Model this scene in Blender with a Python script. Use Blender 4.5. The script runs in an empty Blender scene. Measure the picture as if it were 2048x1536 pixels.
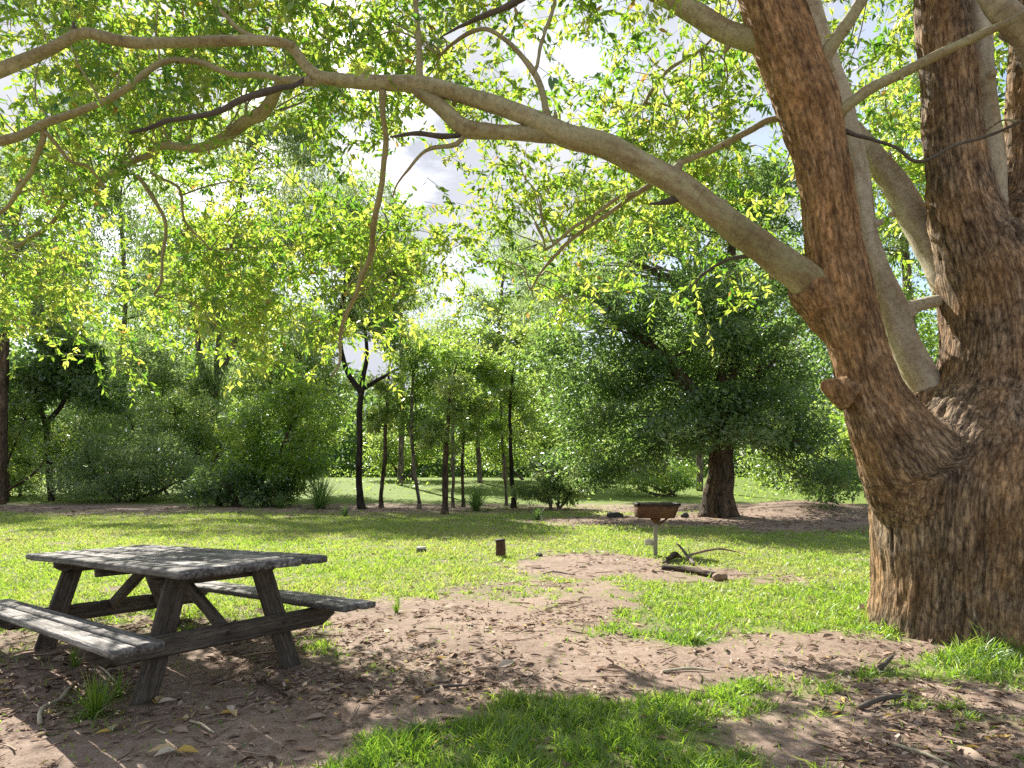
import bpy, math
import numpy as np
from mathutils import Vector

rng = np.random.default_rng(11)
F, HC, YH = 1320.0, 1.36, 945.0        # focal length (px of a 2048 wide frame), eye height, horizon row
sc = bpy.context.scene
COL = sc.collection

# ------------------------------------------------------------------ maths helpers
def W(px, py, Y):
    return np.array([(px - 1024.0) / F * Y, Y, HC + (YH - py) / F * Y])

def ground_Y(py):
    return HC * F / (py - YH)

def _hash(ix, iy, iz, seed):
    h = (ix.astype(np.int64) * 374761393 + iy.astype(np.int64) * 668265263 + iz.astype(np.int64) * 2147483647 + seed * 974711) & 0xffffffff
    h = ((h ^ (h >> 13)) * 1274126177) & 0xffffffff
    h = h ^ (h >> 16)
    return (h & 0xffff) / 65535.0

def vnoise(p, seed=0):
    p = np.asarray(p, float)
    i = np.floor(p).astype(np.int64); f = p - i
    f = f * f * (3 - 2 * f)
    x, y, z = i[:, 0], i[:, 1], i[:, 2]
    out = 0
    for dx in (0, 1):
        wx = f[:, 0] if dx else 1 - f[:, 0]
        for dy in (0, 1):
            wy = f[:, 1] if dy else 1 - f[:, 1]
            for dz in (0, 1):
                wz = f[:, 2] if dz else 1 - f[:, 2]
                out = out + _hash(x + dx, y + dy, z + dz, seed) * wx * wy * wz
    return out * 2 - 1

def fbm(p, octv=4, seed=0, gain=.5):
    p = np.asarray(p, float); a = 1.0; s = 0; n = 0
    for k in range(octv):
        s = s + a * vnoise(p * 2 ** k, seed + k); n += a; a *= gain
    return s / n

def unit(v):
    return v / np.maximum(np.linalg.norm(v, axis=-1, keepdims=True), 1e-9)

def sstep(a, b, x):
    t = np.clip((x - a) / (b - a), 0, 1); return t * t * (3 - 2 * t)

# ------------------------------------------------------------------ ground shape and cover
def gz(x, y):
    x = np.atleast_1d(np.asarray(x, float)); y = np.atleast_1d(np.asarray(y, float))
    p = np.stack([x, y, np.zeros_like(x)], 1)
    near = np.clip(1 - np.hypot(x, y - 6) / 60, 0, 1)
    z = near * (.030 * fbm(p * .9, 3, 5) + .012 * fbm(p * 5, 2, 9))
    z = z - .02 * np.exp(-(((x + 2.3) / 1.0) ** 2 + ((y - 4.3) / .8) ** 2))
    z = z + .45 * np.exp(-(((x - 9.5) / 2.6) ** 2 + ((y - 21.5) / 2.2) ** 2))
    z = z + .05 * np.exp(-(((x - 3.95) / 1.3) ** 2 + ((y - 5.65) / 1.3) ** 2))
    z = z + .95 * sstep(26, 50, y)
    return z

DIRT = [(40, 1530, 260, 120, 1.5), (330, 1400, 560, 165, 1.2), (900, 1265, 300, 85, 1.2), (1150, 1335, 420, 62, 1.15), (1180, 1130, 165, 27, 1.1),
        (1400, 1152, 120, 20, 1.0), (1570, 1170, 90, 24, .8), (1650, 1308, 330, 52, 1.1), (1800, 1460, 420, 110, 1.3),
        (700, 1410, 300, 85, 1.1), (1100, 1225, 240, 38, .9), (1600, 1034, 190, 30, 1.3), (1350, 1041, 300, 12, 1.1), (480, 1490, 330, 90, 1.0), (1050, 1190, 300, 35, .55)]
TURF = [(1110, 1525, 400, 85, 1.7), (1330, 1232, 150, 18, .8), (1520, 1190, 260, 24, .8), (1960, 1335, 250, 30, 1.1),
        (1380, 1280, 70, 12, 1.1), (1560, 1420, 140, 40, .6), (190, 1420, 90, 50, .55), (1780, 1270, 110, 22, 1.0), (820, 1180, 60, 16, .8), (1660, 1395, 120, 24, .75), (1860, 1405, 110, 18, .7), (1490, 1375, 60, 12, .6), (1960, 1450, 90, 24, .65), (1780, 1500, 90, 20, .5), (1640,1250,160,25,.6)]

def grass_cover(x, y):
    """0 = bare dirt and litter, 1 = thick grass; a map of the place in metres"""
    x = np.atleast_1d(np.asarray(x, float)); y = np.atleast_1d(np.asarray(y, float))
    yy = np.maximum(y, .6)
    u = 1024 + F * x / yy; v = YH + F * HC / yy
    u = np.clip(u, -900, 2900)
    p = np.stack([x, y, np.zeros_like(x)], 1)
    n1 = fbm(p * 1.3, 4, 21); n2 = fbm(p * 4.5, 3, 31)
    d = np.zeros_like(x); t = np.zeros_like(x)
    for cx, cy, rx, ry, w in DIRT:
        q = ((u - cx) / rx) ** 2 + ((v - cy) / ry) ** 2
        d = np.maximum(d, w * np.exp(-np.maximum(q - .45, 0) * 1.7))
    band = np.exp(-((v - 1017) / 13.0) ** 2) * (.8 + .2 * np.sin(u * .01)) * 1.15
    d = np.maximum(d, band)
    for cx, cy, rx, ry, w in TURF:
        q = ((u - cx) / rx) ** 2 + ((v - cy) / ry) ** 2
        t = np.maximum(t, w * np.exp(-np.maximum(q - .4, 0) * 1.7))
    d = np.where(y < 2.7, .75, d)
    g = 1 - d + t * .8
    n3 = fbm(p * 11, 2, 41)
    g = g + .40 * n1 + .46 * n2 + .42 * n3
    g = g + .8 * sstep(27.5, 30, y)
    return np.clip(sstep(.12, .98, g), 0, 1)

# ------------------------------------------------------------------ mesh helpers
def mesh_obj(name, verts, polys, mats, parent=None, attrs=None, smooth=False, midx=None):
    """polys: list of (n,k) int arrays"""
    me = bpy.data.meshes.new(name)
    verts = np.asarray(verts, np.float32)
    me.vertices.add(len(verts)); me.vertices.foreach_set('co', verts.ravel())
    polys = [np.asarray(p, np.int32) for p in polys if len(p)]
    loops = np.concatenate([p.ravel() for p in polys])
    tot = np.concatenate([np.full(len(p), p.shape[1], np.int32) for p in polys])
    start = np.concatenate([[0], np.cumsum(tot)[:-1]]).astype(np.int32)
    me.loops.add(len(loops)); me.loops.foreach_set('vertex_index', loops)
    me.polygons.add(len(tot)); me.polygons.foreach_set('loop_start', start); me.polygons.foreach_set('loop_total', tot)
    if smooth: me.polygons.foreach_set('use_smooth', np.ones(len(tot), bool))
    if midx is not None: me.polygons.foreach_set('material_index', np.asarray(midx, np.int32))
    me.update(calc_edges=True)
    for k, a in (attrs or {}).items():
        a = np.asarray(a, np.float32)
        if a.ndim == 1:
            at = me.attributes.new(k, 'FLOAT', 'POINT'); at.data.foreach_set('value', a)
        else:
            at = me.attributes.new(k, 'FLOAT_VECTOR', 'POINT'); at.data.foreach_set('vector', a.ravel())
    for m in (mats if isinstance(mats, (list, tuple)) else [mats]): me.materials.append(m)
    o = bpy.data.objects.new(name, me); COL.objects.link(o)
    if parent is not None: o.parent = parent
    return o

def empty(name, loc, label, cat, group=None, rot=None):
    o = bpy.data.objects.new(name, None); COL.objects.link(o)
    o.location = [float(c) for c in loc]; o['label'] = label; o['category'] = cat
    o.empty_display_size = .2
    if group: o['group'] = group
    return o

def tag(o, label=None, cat=None, group=None, kind=None):
    if label: o['label'] = label
    if cat: o['category'] = cat
    if group: o['group'] = group
    if kind: o['kind'] = kind
    return o

class MB:
    """collects pieces of one mesh"""
    def __init__(s): s.v = []; s.p = {}; s.a = {}; s.n = 0
    def add(s, v, polys, **attrs):
        v = np.asarray(v, float)
        for p in polys:
            p = np.asarray(p)
            if len(p): s.p.setdefault(p.shape[1], []).append(p + s.n)
        for k, a in attrs.items(): s.a.setdefault(k, []).append(np.asarray(a, float))
        s.v.append(v); s.n += len(v)
    def obj(s, name, mats, parent=None, smooth=False, off=None):
        v = np.concatenate(s.v)
        if off is not None: v = v - np.asarray(off)
        return mesh_obj(name, v, [np.concatenate(q) for q in s.p.values()], mats, parent,
                        {k: np.concatenate(a) for k, a in s.a.items() if sum(len(q) for q in a) == len(v)}, smooth)

def resample(pts, rad, step):
    """centripetal-ish Catmull-Rom through pts, about one point per step metres"""
    P = np.asarray(pts, float); R = np.asarray(rad, float)
    if len(P) == 2:
        n = max(2, int(np.linalg.norm(P[1] - P[0]) / step) + 1); t = np.linspace(0, 1, n)[:, None]
        return P[0] * (1 - t) + P[1] * t, R[0] * (1 - t[:, 0]) + R[1] * t[:, 0]
    Q = np.concatenate([[2 * P[0] - P[1]], P, [2 * P[-1] - P[-2]]]); S = np.concatenate([[R[0]], R, [R[-1]]])
    op, orr = [], []
    for i in range(1, len(Q) - 2):
        n = max(2, int(np.linalg.norm(Q[i + 1] - Q[i]) / step) + 1)
        t = np.linspace(0, 1, n, endpoint=False)[:, None]
        a, b, c, d = Q[i - 1], Q[i], Q[i + 1], Q[i + 2]
        op.append(.5 * (2 * b + (c - a) * t + (2 * a - 5 * b + 4 * c - d) * t ** 2 + (3 * b - a - 3 * c + d) * t ** 3))
        t = t[:, 0]; orr.append(S[i] * (1 - t) + S[i + 1] * t)
    op.append(P[-1:]); orr.append(R[-1:])
    return np.concatenate(op), np.concatenate(orr)

def frames(P):
    T = unit(np.gradient(P, axis=0))
    ref = np.array([1., 0, 0]) if abs(T[0][0]) < .8 else np.array([0, 1., 0])
    N = np.zeros_like(P); n = ref - T[0] * (ref @ T[0]); n /= np.linalg.norm(n); N[0] = n
    for i in range(1, len(P)):
        n = n - T[i] * (n @ T[i]); n = n / max(np.linalg.norm(n), 1e-9); N[i] = n
    return T, N, np.cross(T, N)

def tube(mb, pts, rad, seg=10, step=.08, lump=.06, seed=0, wob=0.0, caps=True, tint=None):
    P, R = resample(pts, rad, step)
    if wob:
        L = np.concatenate([[0], np.cumsum(np.linalg.norm(np.diff(P, axis=0), axis=1))])
        q = np.stack([L * 1.7, np.full(len(L), seed * 3.7), np.zeros(len(L))], 1)
        w = np.stack([fbm(q, 2, seed), fbm(q, 2, seed + 50), fbm(q, 2, seed + 90)], 1)
        P = P + w * wob * np.minimum(1, np.minimum(np.arange(len(P)), np.arange(len(P))[::-1]) / 3)[:, None]
    T, N, B = frames(P); n = len(P)
    th = np.linspace(0, 2 * np.pi, seg, endpoint=False)
    cs = np.cos(th)[None, :, None] * N[:, None, :] + np.sin(th)[None, :, None] * B[:, None, :]
    L = np.concatenate([[0], np.cumsum(np.linalg.norm(np.diff(P, axis=0), axis=1))])
    rr = np.repeat(R[:, None], seg, 1)
    bk = np.stack([np.cos(th)[None, :] * rr, np.sin(th)[None, :] * rr, np.repeat(L[:, None], seg, 1)], -1).reshape(-1, 3)
    if lump:
        nz = fbm(np.concatenate([bk[:, :2] / np.maximum(rr.reshape(-1, 1), 1e-4) * .9, bk[:, 2:] / np.maximum(R.mean(), .004) * .25], 1) + seed * 7.3, 3, seed)
        rr = rr * (1 + lump * 2 * nz.reshape(n, seg))
    V = (P[:, None, :] + cs * rr[..., None]).reshape(-1, 3)
    i = np.arange(n - 1)[:, None] * seg; j = np.arange(seg)[None, :]; k = (j + 1) % seg
    Q = np.stack([i + j, i + k, i + seg + k, i + seg + j], -1).reshape(-1, 4)
    polys = [Q]
    if caps:
        V = np.concatenate([V, P[:1], P[-1:]]); bk = np.concatenate([bk, [[0, 0, 0]], [[0, 0, L[-1]]]])
        a = len(V) - 2; jj = np.arange(seg); kk = (jj + 1) % seg
        polys.append(np.concatenate([np.stack([np.full(seg, a), kk, jj], 1), np.stack([np.full(seg, a + 1), (n - 1) * seg + jj, (n - 1) * seg + kk], 1)]))
    at = {'bk': bk}
    if tint is not None: at['tint'] = np.full(len(V), tint)
    mb.add(V, polys, **at)

def leaves_fine(base, d, nrm, L, Wd, fold=.25, droop=.15):
    """lance-shaped folded leaves: 6 verts, 2 quads each"""
    d = unit(d); s = unit(np.cross(d, nrm)); n = unit(np.cross(s, d))
    L = L[:, None]; w = Wd[:, None]
    tip = base + d * L - n * L * droop
    def side(sg, t, k): return base + d * L * t + s * sg * w * k + n * (w * fold * k) - n * L * droop * t * t
    V = np.stack([base, side(1, .3, .5), side(1, .62, .42), tip, side(-1, .62, .42), side(-1, .3, .5)], 1).reshape(-1, 3)
    i = np.arange(len(base))[:, None] * 6
    return V, np.concatenate([i + [0, 1, 2, 3], i + [0, 3, 4, 5]])

def leaves_quad(base, d, nrm, L, Wd, fold=.2):
    d = unit(d); s = unit(np.cross(d, nrm)); n = unit(np.cross(s, d))
    L = L[:, None]; w = Wd[:, None]
    V = np.stack([base, base + d * L * .45 + s * w * .5 + n * w * fold, base + d * L, base + d * L * .45 - s * w * .5 + n * w * fold], 1).reshape(-1, 3)
    i = np.arange(len(base))[:, None] * 4
    return V, i + [0, 1, 2, 3]

def rdir(n):
    return unit(rng.normal(size=(n, 3)))

# ------------------------------------------------------------------ node helpers
def mat(name):
    m = bpy.data.materials.new(name); m.use_nodes = True
    nt = m.node_tree; nt.nodes.clear()
    out = nt.nodes.new('ShaderNodeOutputMaterial')
    return m, nt, out
def N(nt, t, **kw):
    n = nt.nodes.new(t)
    for k, v in kw.items():
        if k.startswith('i_'): n.inputs[k[2:].replace('_', ' ')].default_value = v
        else: setattr(n, k, v)
    return n
def ramp(nt, fac, stops):
    r = nt.nodes.new('ShaderNodeValToRGB'); e = r.color_ramp.elements
    while len(e) < len(stops): e.new(.5)
    for el, (p, c) in zip(e, stops): el.position = p; el.color = (*c, 1)
    nt.links.new(fac, r.inputs[0]); return r.outputs[0]
def mixc(nt, fac, a, b, mode='MIX'):
    m = nt.nodes.new('ShaderNodeMix'); m.data_type = 'RGBA'; m.blend_type = mode
    for s, v in ((m.inputs[0], fac), (m.inputs[6], a), (m.inputs[7], b)):
        if hasattr(v, 'links'): nt.links.new(v, s)
        else: s.default_value = v if isinstance(v, float) else (*v, 1)
    return m.outputs[2]
def attr(nt, name, vec=False):
    a = N(nt, 'ShaderNodeAttribute', attribute_name=name); return a.outputs['Vector' if vec else 'Fac']
def noise(nt, vec, scale, detail=6, rough=.6, stretch=None, dist=0.0):
    if stretch:
        mp = N(nt, 'ShaderNodeMapping'); mp.inputs['Scale'].default_value = stretch
        nt.links.new(vec, mp.inputs['Vector']); vec = mp.outputs[0]
    n = N(nt, 'ShaderNodeTexNoise'); n.inputs['Scale'].default_value = scale; n.inputs['Detail'].default_value = detail
    n.inputs['Roughness'].default_value = rough; n.inputs['Distortion'].default_value = dist
    nt.links.new(vec, n.inputs['Vector']); return n.outputs[0]
def bump(nt, h, strength, dist, normal=None):
    b = N(nt, 'ShaderNodeBump'); b.inputs['Strength'].default_value = strength; b.inputs['Distance'].default_value = dist
    nt.links.new(h, b.inputs['Height'])
    if normal: nt.links.new(normal, b.inputs['Normal'])
    return b.outputs[0]
def principled(nt, out, col, rough=.8, normal=None, spec=.3, metal=0.0):
    p = N(nt, 'ShaderNodeBsdfPrincipled')
    if hasattr(col, 'links'): nt.links.new(col, p.inputs['Base Color'])
    else: p.inputs['Base Color'].default_value = (*col, 1)
    if hasattr(rough, 'links'): nt.links.new(rough, p.inputs['Roughness'])
    else: p.inputs['Roughness'].default_value = rough
    p.inputs['Specular IOR Level'].default_value = spec; p.inputs['Metallic'].default_value = metal
    if normal: nt.links.new(normal, p.inputs['Normal'])
    nt.links.new(p.outputs[0], out.inputs[0]); return p

def leaf_mat(name, stops, tstops, trans=.5, gloss=.08, rough=.4):
    m, nt, out = mat(name)
    t = attr(nt, 'tint')
    c = ramp(nt, t, stops); tc = ramp(nt, t, tstops)
    d = N(nt, 'ShaderNodeBsdfDiffuse'); tr = N(nt, 'ShaderNodeBsdfTranslucent'); g = N(nt, 'ShaderNodeBsdfGlossy'); g.inputs['Roughness'].default_value = rough
    g.inputs['Color'].default_value = (.9, .95, .9, 1)
    nt.links.new(c, d.inputs[0]); nt.links.new(tc, tr.inputs[0])
    m1 = N(nt, 'ShaderNodeMixShader'); m1.inputs[0].default_value = trans
    nt.links.new(d.outputs[0], m1.inputs[1]); nt.links.new(tr.outputs[0], m1.inputs[2])
    m2 = N(nt, 'ShaderNodeMixShader'); m2.inputs[0].default_value = gloss
    nt.links.new(m1.outputs[0], m2.inputs[1]); nt.links.new(g.outputs[0], m2.inputs[2])
    nt.links.new(m2.outputs[0], out.inputs[0]); return m

M = {}
M['canopy'] = leaf_mat('gum leaves', [(0, (.030, .085, .012)), (.5, (.065, .130, .020)), (.92, (.115, .170, .030)), (1, (.28, .16, .05))],
                       [(0, (.15, .36, .025)), (.5, (.46, .67, .055)), (.92, (.82, .87, .14)), (1, (.6, .35, .08))], .56, .07, .35)
M['dark'] = leaf_mat('dark broad leaves', [(0, (.024, .060, .024)), (.6, (.056, .104, .040)), (1, (.13, .175, .085))],
                     [(0, (.18, .34, .06)), (.6, (.34, .54, .10)), (1, (.56, .68, .22))], .45, .06, .42)
M['mid'] = leaf_mat('mid green leaves', [(0, (.052, .108, .028)), (.6, (.108, .172, .046)), (1, (.19, .23, .075))],
                    [(0, (.28, .48, .06)), (.6, (.52, .70, .10)), (1, (.74, .82, .22))], .48, .09, .4)
M['grey'] = leaf_mat('grey green leaves', [(0, (.066, .106, .048)), (.6, (.122, .168, .078)), (1, (.21, .24, .13))],
                     [(0, (.26, .42, .095)), (.6, (.45, .62, .16)), (1, (.62, .74, .28))], .46, .05, .5)
M['bright'] = leaf_mat('bright leaves', [(0, (.045, .105, .015)), (.6, (.080, .150, .025)), (1, (.14, .19, .04))],
                       [(0, (.26, .50, .04)), (.6, (.48, .70, .07)), (1, (.72, .82, .16))], .52, .08, .4)
M['grass'] = leaf_mat('grass blades', [(0, (.052, .115, .015)), (.50, (.135, .210, .034)), (.80, (.25, .275, .085)), (1, (.42, .34, .20))],
                      [(0, (.18, .42, .03)), (.50, (.46, .69, .05)), (.80, (.66, .72, .15)), (1, (.55, .45, .24))], .42, .05, .45)

def bark_mat(name, dark, midc, light, warm, sc1=(9, 9, 1.6), bstr=.8, bdist=.03, warm_amt=.6):
    m, nt, out = mat(name)
    v = attr(nt, 'bk', True)
    n1 = noise(nt, v, 1.0, 8, .70, sc1, .25); n2 = noise(nt, v, 2.0, 4, .55); n3 = noise(nt, v, .45, 5, .7, sc1, .2)
    n4 = noise(nt, v, 30, 5, .7, (1, 1, .55)); n5 = noise(nt, v, 5.5, 5, .6, (1, 1, .5))
    c = ramp(nt, n1, [(.34, dark), (.47, midc), (.57, midc), (.70, light)])
    mp = N(nt, 'ShaderNodeMapping'); mp.inputs['Scale'].default_value = (sc1[0] * .95, sc1[1] * .95, sc1[2] * 1.15); nt.links.new(v, mp.inputs['Vector'])
    wn = N(nt, 'ShaderNodeTexNoise'); wn.inputs['Scale'].default_value = 1.6; wn.inputs['Detail'].default_value = 4; nt.links.new(mp.outputs[0], wn.inputs['Vector'])
    wa = N(nt, 'ShaderNodeVectorMath', operation='MULTIPLY_ADD'); nt.links.new(wn.outputs['Color'], wa.inputs[0]); wa.inputs[1].default_value = (.9, .9, .9); nt.links.new(mp.outputs[0], wa.inputs[2])
    vo = N(nt, 'ShaderNodeTexVoronoi', feature='DISTANCE_TO_EDGE'); vo.inputs['Scale'].default_value = 1.0; nt.links.new(wa.outputs[0], vo.inputs['Vector'])
    vd = vo.outputs['Distance']
    c = mixc(nt, .85, c, ramp(nt, vd, [(.0, (.22, .20, .19)), (.08, (.80, .79, .78)), (.25, (1.10, 1.08, 1.06))]), 'MULTIPLY')
    w = ramp(nt, n2, [(.42, (0, 0, 0)), (.62, (1, 1, 1))])
    c = mixc(nt, mixc(nt, warm_amt, (0, 0, 0), w), c, mixc(nt, .6, c, warm))
    wv = N(nt, 'ShaderNodeMath', operation='MULTIPLY'); nt.links.new(attr(nt, 'warm'), wv.inputs[0]); wv.inputs[1].default_value = .55
    c = mixc(nt, wv.outputs[0], c, mixc(nt, .7, c, warm))
    c = mixc(nt, .85, c, ramp(nt, n5, [(.32, (.62, .59, .57)), (.5, (1, 1, 1)), (.68, (1.4, 1.36, 1.3))]), 'MULTIPLY')
    c = mixc(nt, .75, c, ramp(nt, n3, [(.36, (.22, .20, .19)), (.48, (1, 1, 1)), (.72, (1.25, 1.22, 1.18))]), 'MULTIPLY')
    c = mixc(nt, .85, c, ramp(nt, n4, [(.36, (.40, .37, .35)), (.52, (1, 1, 1)), (.70, (1.65, 1.6, 1.5))]), 'MULTIPLY')
    b = bump(nt, ramp(nt, vd, [(0, (0, 0, 0)), (.22, (1, 1, 1))]), bstr * .7, bdist * .5); b = bump(nt, n1, bstr * .8, bdist * .8, b); b = bump(nt, n4, bstr * .7, bdist * .35, b)
    principled(nt, out, c, .85, b, .2); return m
M['bark'] = bark_mat('stringy brown bark', (.060, .043, .030), (.255, .188, .122), (.47, .39, .295), (.40, .215, .080), (26, 26, 3.2), .8, .035, .6)
M['smooth'] = None
def smooth_bark(name, a, b_, c_, under):
    m, nt, out = mat(name)
    v = attr(nt, 'bk', True)
    n1 = noise(nt, v, 3.0, 5, .55, (1, 1, .35)); n2 = noise(nt, v, 9, 6, .7, (1, 1, .3)); n3 = noise(nt, v, 40, 4, .6)
    c = ramp(nt, n1, [(.3, a), (.5, b_), (.7, c_)])
    w = ramp(nt, n2, [(.47, (0, 0, 0)), (.58, (1, 1, 1))])
    c = mixc(nt, mixc(nt, .5, (0, 0, 0), w), c, under)
    c = mixc(nt, .45, c, ramp(nt, n3, [(.36, (.5, .48, .45)), (.55, (1, 1, 1)), (.7, (1.2, 1.2, 1.18))]), 'MULTIPLY')
    n6 = noise(nt, v, 14, 5, .65, (.5, .5, 1.6)); c = mixc(nt, .4, c, ramp(nt, n6, [(.36, (.42, .40, .37)), (.46, (1, 1, 1))]), 'MULTIPLY')
    b = bump(nt, n2, .6, .015); b = bump(nt, n3, .3, .004, b)
    principled(nt, out, c, .7, b, .25); return m
M['smooth'] = smooth_bark('smooth gum bark', (.23, .205, .098), (.345, .310, .165), (.48, .44, .27), (.19, .11, .05))
M['pale'] = smooth_bark('pale shed bark', (.36, .315, .21), (.50, .445, .32), (.62, .57, .45), (.28, .20, .12))
M['dead'] = smooth_bark('dark dead branch', (.06, .050, .038), (.11, .092, .07), (.18, .155, .12), (.06, .04, .028))
M['bgbark'] = bark_mat('far tree bark', (.045, .034, .025), (.110, .082, .058), (.20, .16, .115), (.16, .10, .055), (8, 8, 1.8), .9, .05, .4)
M['greybark'] = bark_mat('grey far bark', (.10, .085, .07), (.20, .175, .145), (.32, .29, .25), (.22, .15, .09), (6, 6, 1.4), .6, .03, .4)
M['blackbark'] = bark_mat('black far bark', (.020, .017, .014), (.042, .034, .028), (.085, .07, .056), (.06, .042, .028), (8, 8, 1.8), .9, .03, .3)

def ground_mat():
    m, nt, out = mat('earth and turf')
    geo = N(nt, 'ShaderNodeNewGeometry').outputs['Position']
    g = attr(nt, 'cover')
    n1 = noise(nt, geo, 1.1, 6, .6); n2 = noise(nt, geo, 14, 8, .72); n3 = noise(nt, geo, 75, 5, .7); n4 = noise(nt, geo, 5, 6, .65)
    dirt = ramp(nt, n2, [(.25, (.150, .108, .080)), (.45, (.262, .198, .156)), (.62, (.340, .270, .220)), (.8, (.45, .38, .325))])
    dirt = mixc(nt, .65, dirt, ramp(nt, n1, [(.35, (.62, .56, .52)), (.65, (1.1, 1.05, 1.0))]), 'MULTIPLY')
    dirt = mixc(nt, .7, dirt, ramp(nt, n3, [(.35, (.5, .46, .44)), (.55, (1.1, 1.08, 1.06))]), 'MULTIPLY')
    turf = ramp(nt, n4, [(.25, (.075, .125, .025)), (.5, (.135, .195, .032)), (.68, (.200, .235, .055)), (.85, (.30, .26, .13))])
    turf = mixc(nt, .6, turf, ramp(nt, n3, [(.3, (.45, .5, .4)), (.6, (1.15, 1.15, 1.1))]), 'MULTIPLY')
    c = mixc(nt, g, dirt, turf)
    b = bump(nt, n2, .5, .03); b = bump(nt, n3, .6, .012, b)
    principled(nt, out, c, .9, b, .15); return m
M['ground'] = ground_mat()

def litter_mat():
    m, nt, out = mat('dry leaf litter')
    t = attr(nt, 'tint')
    c = ramp(nt, t, [(0, (.08, .052, .038)), (.3, (.18, .122, .088)), (.55, (.31, .220, .165)), (.8, (.45, .35, .27)), (.93, (.58, .49, .39)), (1, (.5, .35, .10))])
    d = N(nt, 'ShaderNodeBsdfDiffuse'); tr = N(nt, 'ShaderNodeBsdfTranslucent')
    nt.links.new(c, d.inputs[0]); nt.links.new(c, tr.inputs[0])
    x = N(nt, 'ShaderNodeMixShader'); x.inputs[0].default_value = .18
    nt.links.new(d.outputs[0], x.inputs[1]); nt.links.new(tr.outputs[0], x.inputs[2]); nt.links.new(x.outputs[0], out.inputs[0]); return m
M['litter'] = litter_mat()

def wood_mat(name, dark, midc, light, k=1.0):
    m, nt, out = mat(name)
    v = attr(nt, 'bk', True)      # z runs along the board
    n1 = noise(nt, v, 1.0, 8, .7, (46, 46, 1.3), .4); n2 = noise(nt, v, 5.5, 6, .65, (1, 1, .6)); n3 = noise(nt, v, 90, 4, .6, (1, 1, .15))
    c = ramp(nt, n1, [(.28, dark), (.48, midc), (.68, light)])
    c = mixc(nt, .85, c, ramp(nt, n2, [(.34, (.55, .53, .51)), (.50, (.92, .91, .90)), (.66, (1.25, 1.25, 1.24))]), 'MULTIPLY')
    c = mixc(nt, .6, c, ramp(nt, n3, [(.38, (.35, .34, .33)), (.55, (1, 1, 1))]), 'MULTIPLY')
    sh = N(nt, 'ShaderNodeVectorMath', operation='SCALE'); nt.links.new(c, sh.inputs[0]); nt.links.new(attr(nt, 'shade'), sh.inputs['Scale']); c = sh.outputs[0]
    b = bump(nt, n1, .8, .008); b = bump(nt, n3, .6, .004, b); b = bump(nt, n2, .3, .008, b)
    principled(nt, out, c, .8, b, .25); return m
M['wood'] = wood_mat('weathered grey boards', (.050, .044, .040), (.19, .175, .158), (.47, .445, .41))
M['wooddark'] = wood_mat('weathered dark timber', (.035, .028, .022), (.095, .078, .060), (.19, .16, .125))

def rust_mat():
    m, nt, out = mat('rusted steel')
    g = N(nt, 'ShaderNodeTexCoord').outputs['Object']
    n1 = noise(nt, g, 7, 7, .65); n2 = noise(nt, g, 45, 5, .65)
    c = ramp(nt, n1, [(.3, (.045, .024, .016)), (.5, (.115, .055, .031)), (.7, (.18, .092, .052))])
    c = mixc(nt, .6, c, ramp(nt, n2, [(.35, (.5, .45, .42)), (.6, (1.1, 1.1, 1.1))]), 'MULTIPLY')
    principled(nt, out, c, .8, bump(nt, n2, .4, .003), .3); return m
M['rust'] = rust_mat()
def plain(name, a, b_, scale=12, rough=.75, bs=.4):
    m, nt, out = mat(name)
    g = N(nt, 'ShaderNodeTexCoord').outputs['Object']
    n = noise(nt, g, scale, 7, .65); n2 = noise(nt, g, scale * 6, 4, .6)
    c = mixc(nt, .4, ramp(nt, n, [(.3, a), (.7, b_)]), ramp(nt, n2, [(.3, (.5, .5, .5)), (.6, (1.1, 1.1, 1.1))]), 'MULTIPLY')
    principled(nt, out, c, rough, bump(nt, n2, bs, .004), .3); return m
M['soot'] = plain('sooty steel', (.02, .016, .014), (.06, .045, .04))
M['post'] = plain('galvanised post', (.20, .19, .15), (.36, .34, .28))
M['stone'] = plain('dark stone', (.025, .024, .026), (.09, .085, .08), 9)
M['palestone'] = plain('pale stone', (.45, .44, .40), (.62, .6, .55), 9)
M['cut'] = plain('cut wood end', (.16, .09, .06), (.32, .22, .16), 14)

# ------------------------------------------------------------------ ground sheet
def build_ground():
    n = 620
    t = np.linspace(-5.2, 5.2, n)
    gx = 4.5 * np.sinh(t); gy = 6 + 4.5 * np.sinh(t)
    X, Y = np.meshgrid(gx, gy); x = X.ravel(); y = Y.ravel()
    V = np.stack([x, y, gz(x, y)], 1)
    i = (np.arange(n - 1)[:, None] * n + np.arange(n - 1)[None, :]).ravel()
    Q = np.stack([i, i + 1, i + n + 1, i + n], 1)
    o = mesh_obj('ground', V, [Q], M['ground'], None, {'cover': grass_cover(x, y) * (.72 + .26 * sstep(20, 30, y))}, True)
    tag(o, 'grassy ground with a worn bare earth patch and leaf litter', kind='structure')
build_ground()

def scatter(n, ymin, ymax, power, margin=1.12):
    """random ground points in the wedge of ground before the viewer, density ~ Y**-power"""
    a, b = ymin, ymax; u = rng.random(n)
    k = 2 - power
    y = (a ** k + u * (b ** k - a ** k)) ** (1 / k) if abs(k) > 1e-6 else a * (b / a) ** u
    x = (rng.random(n) * 2 - 1) * (.80 * margin) * y
    return x, y

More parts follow.
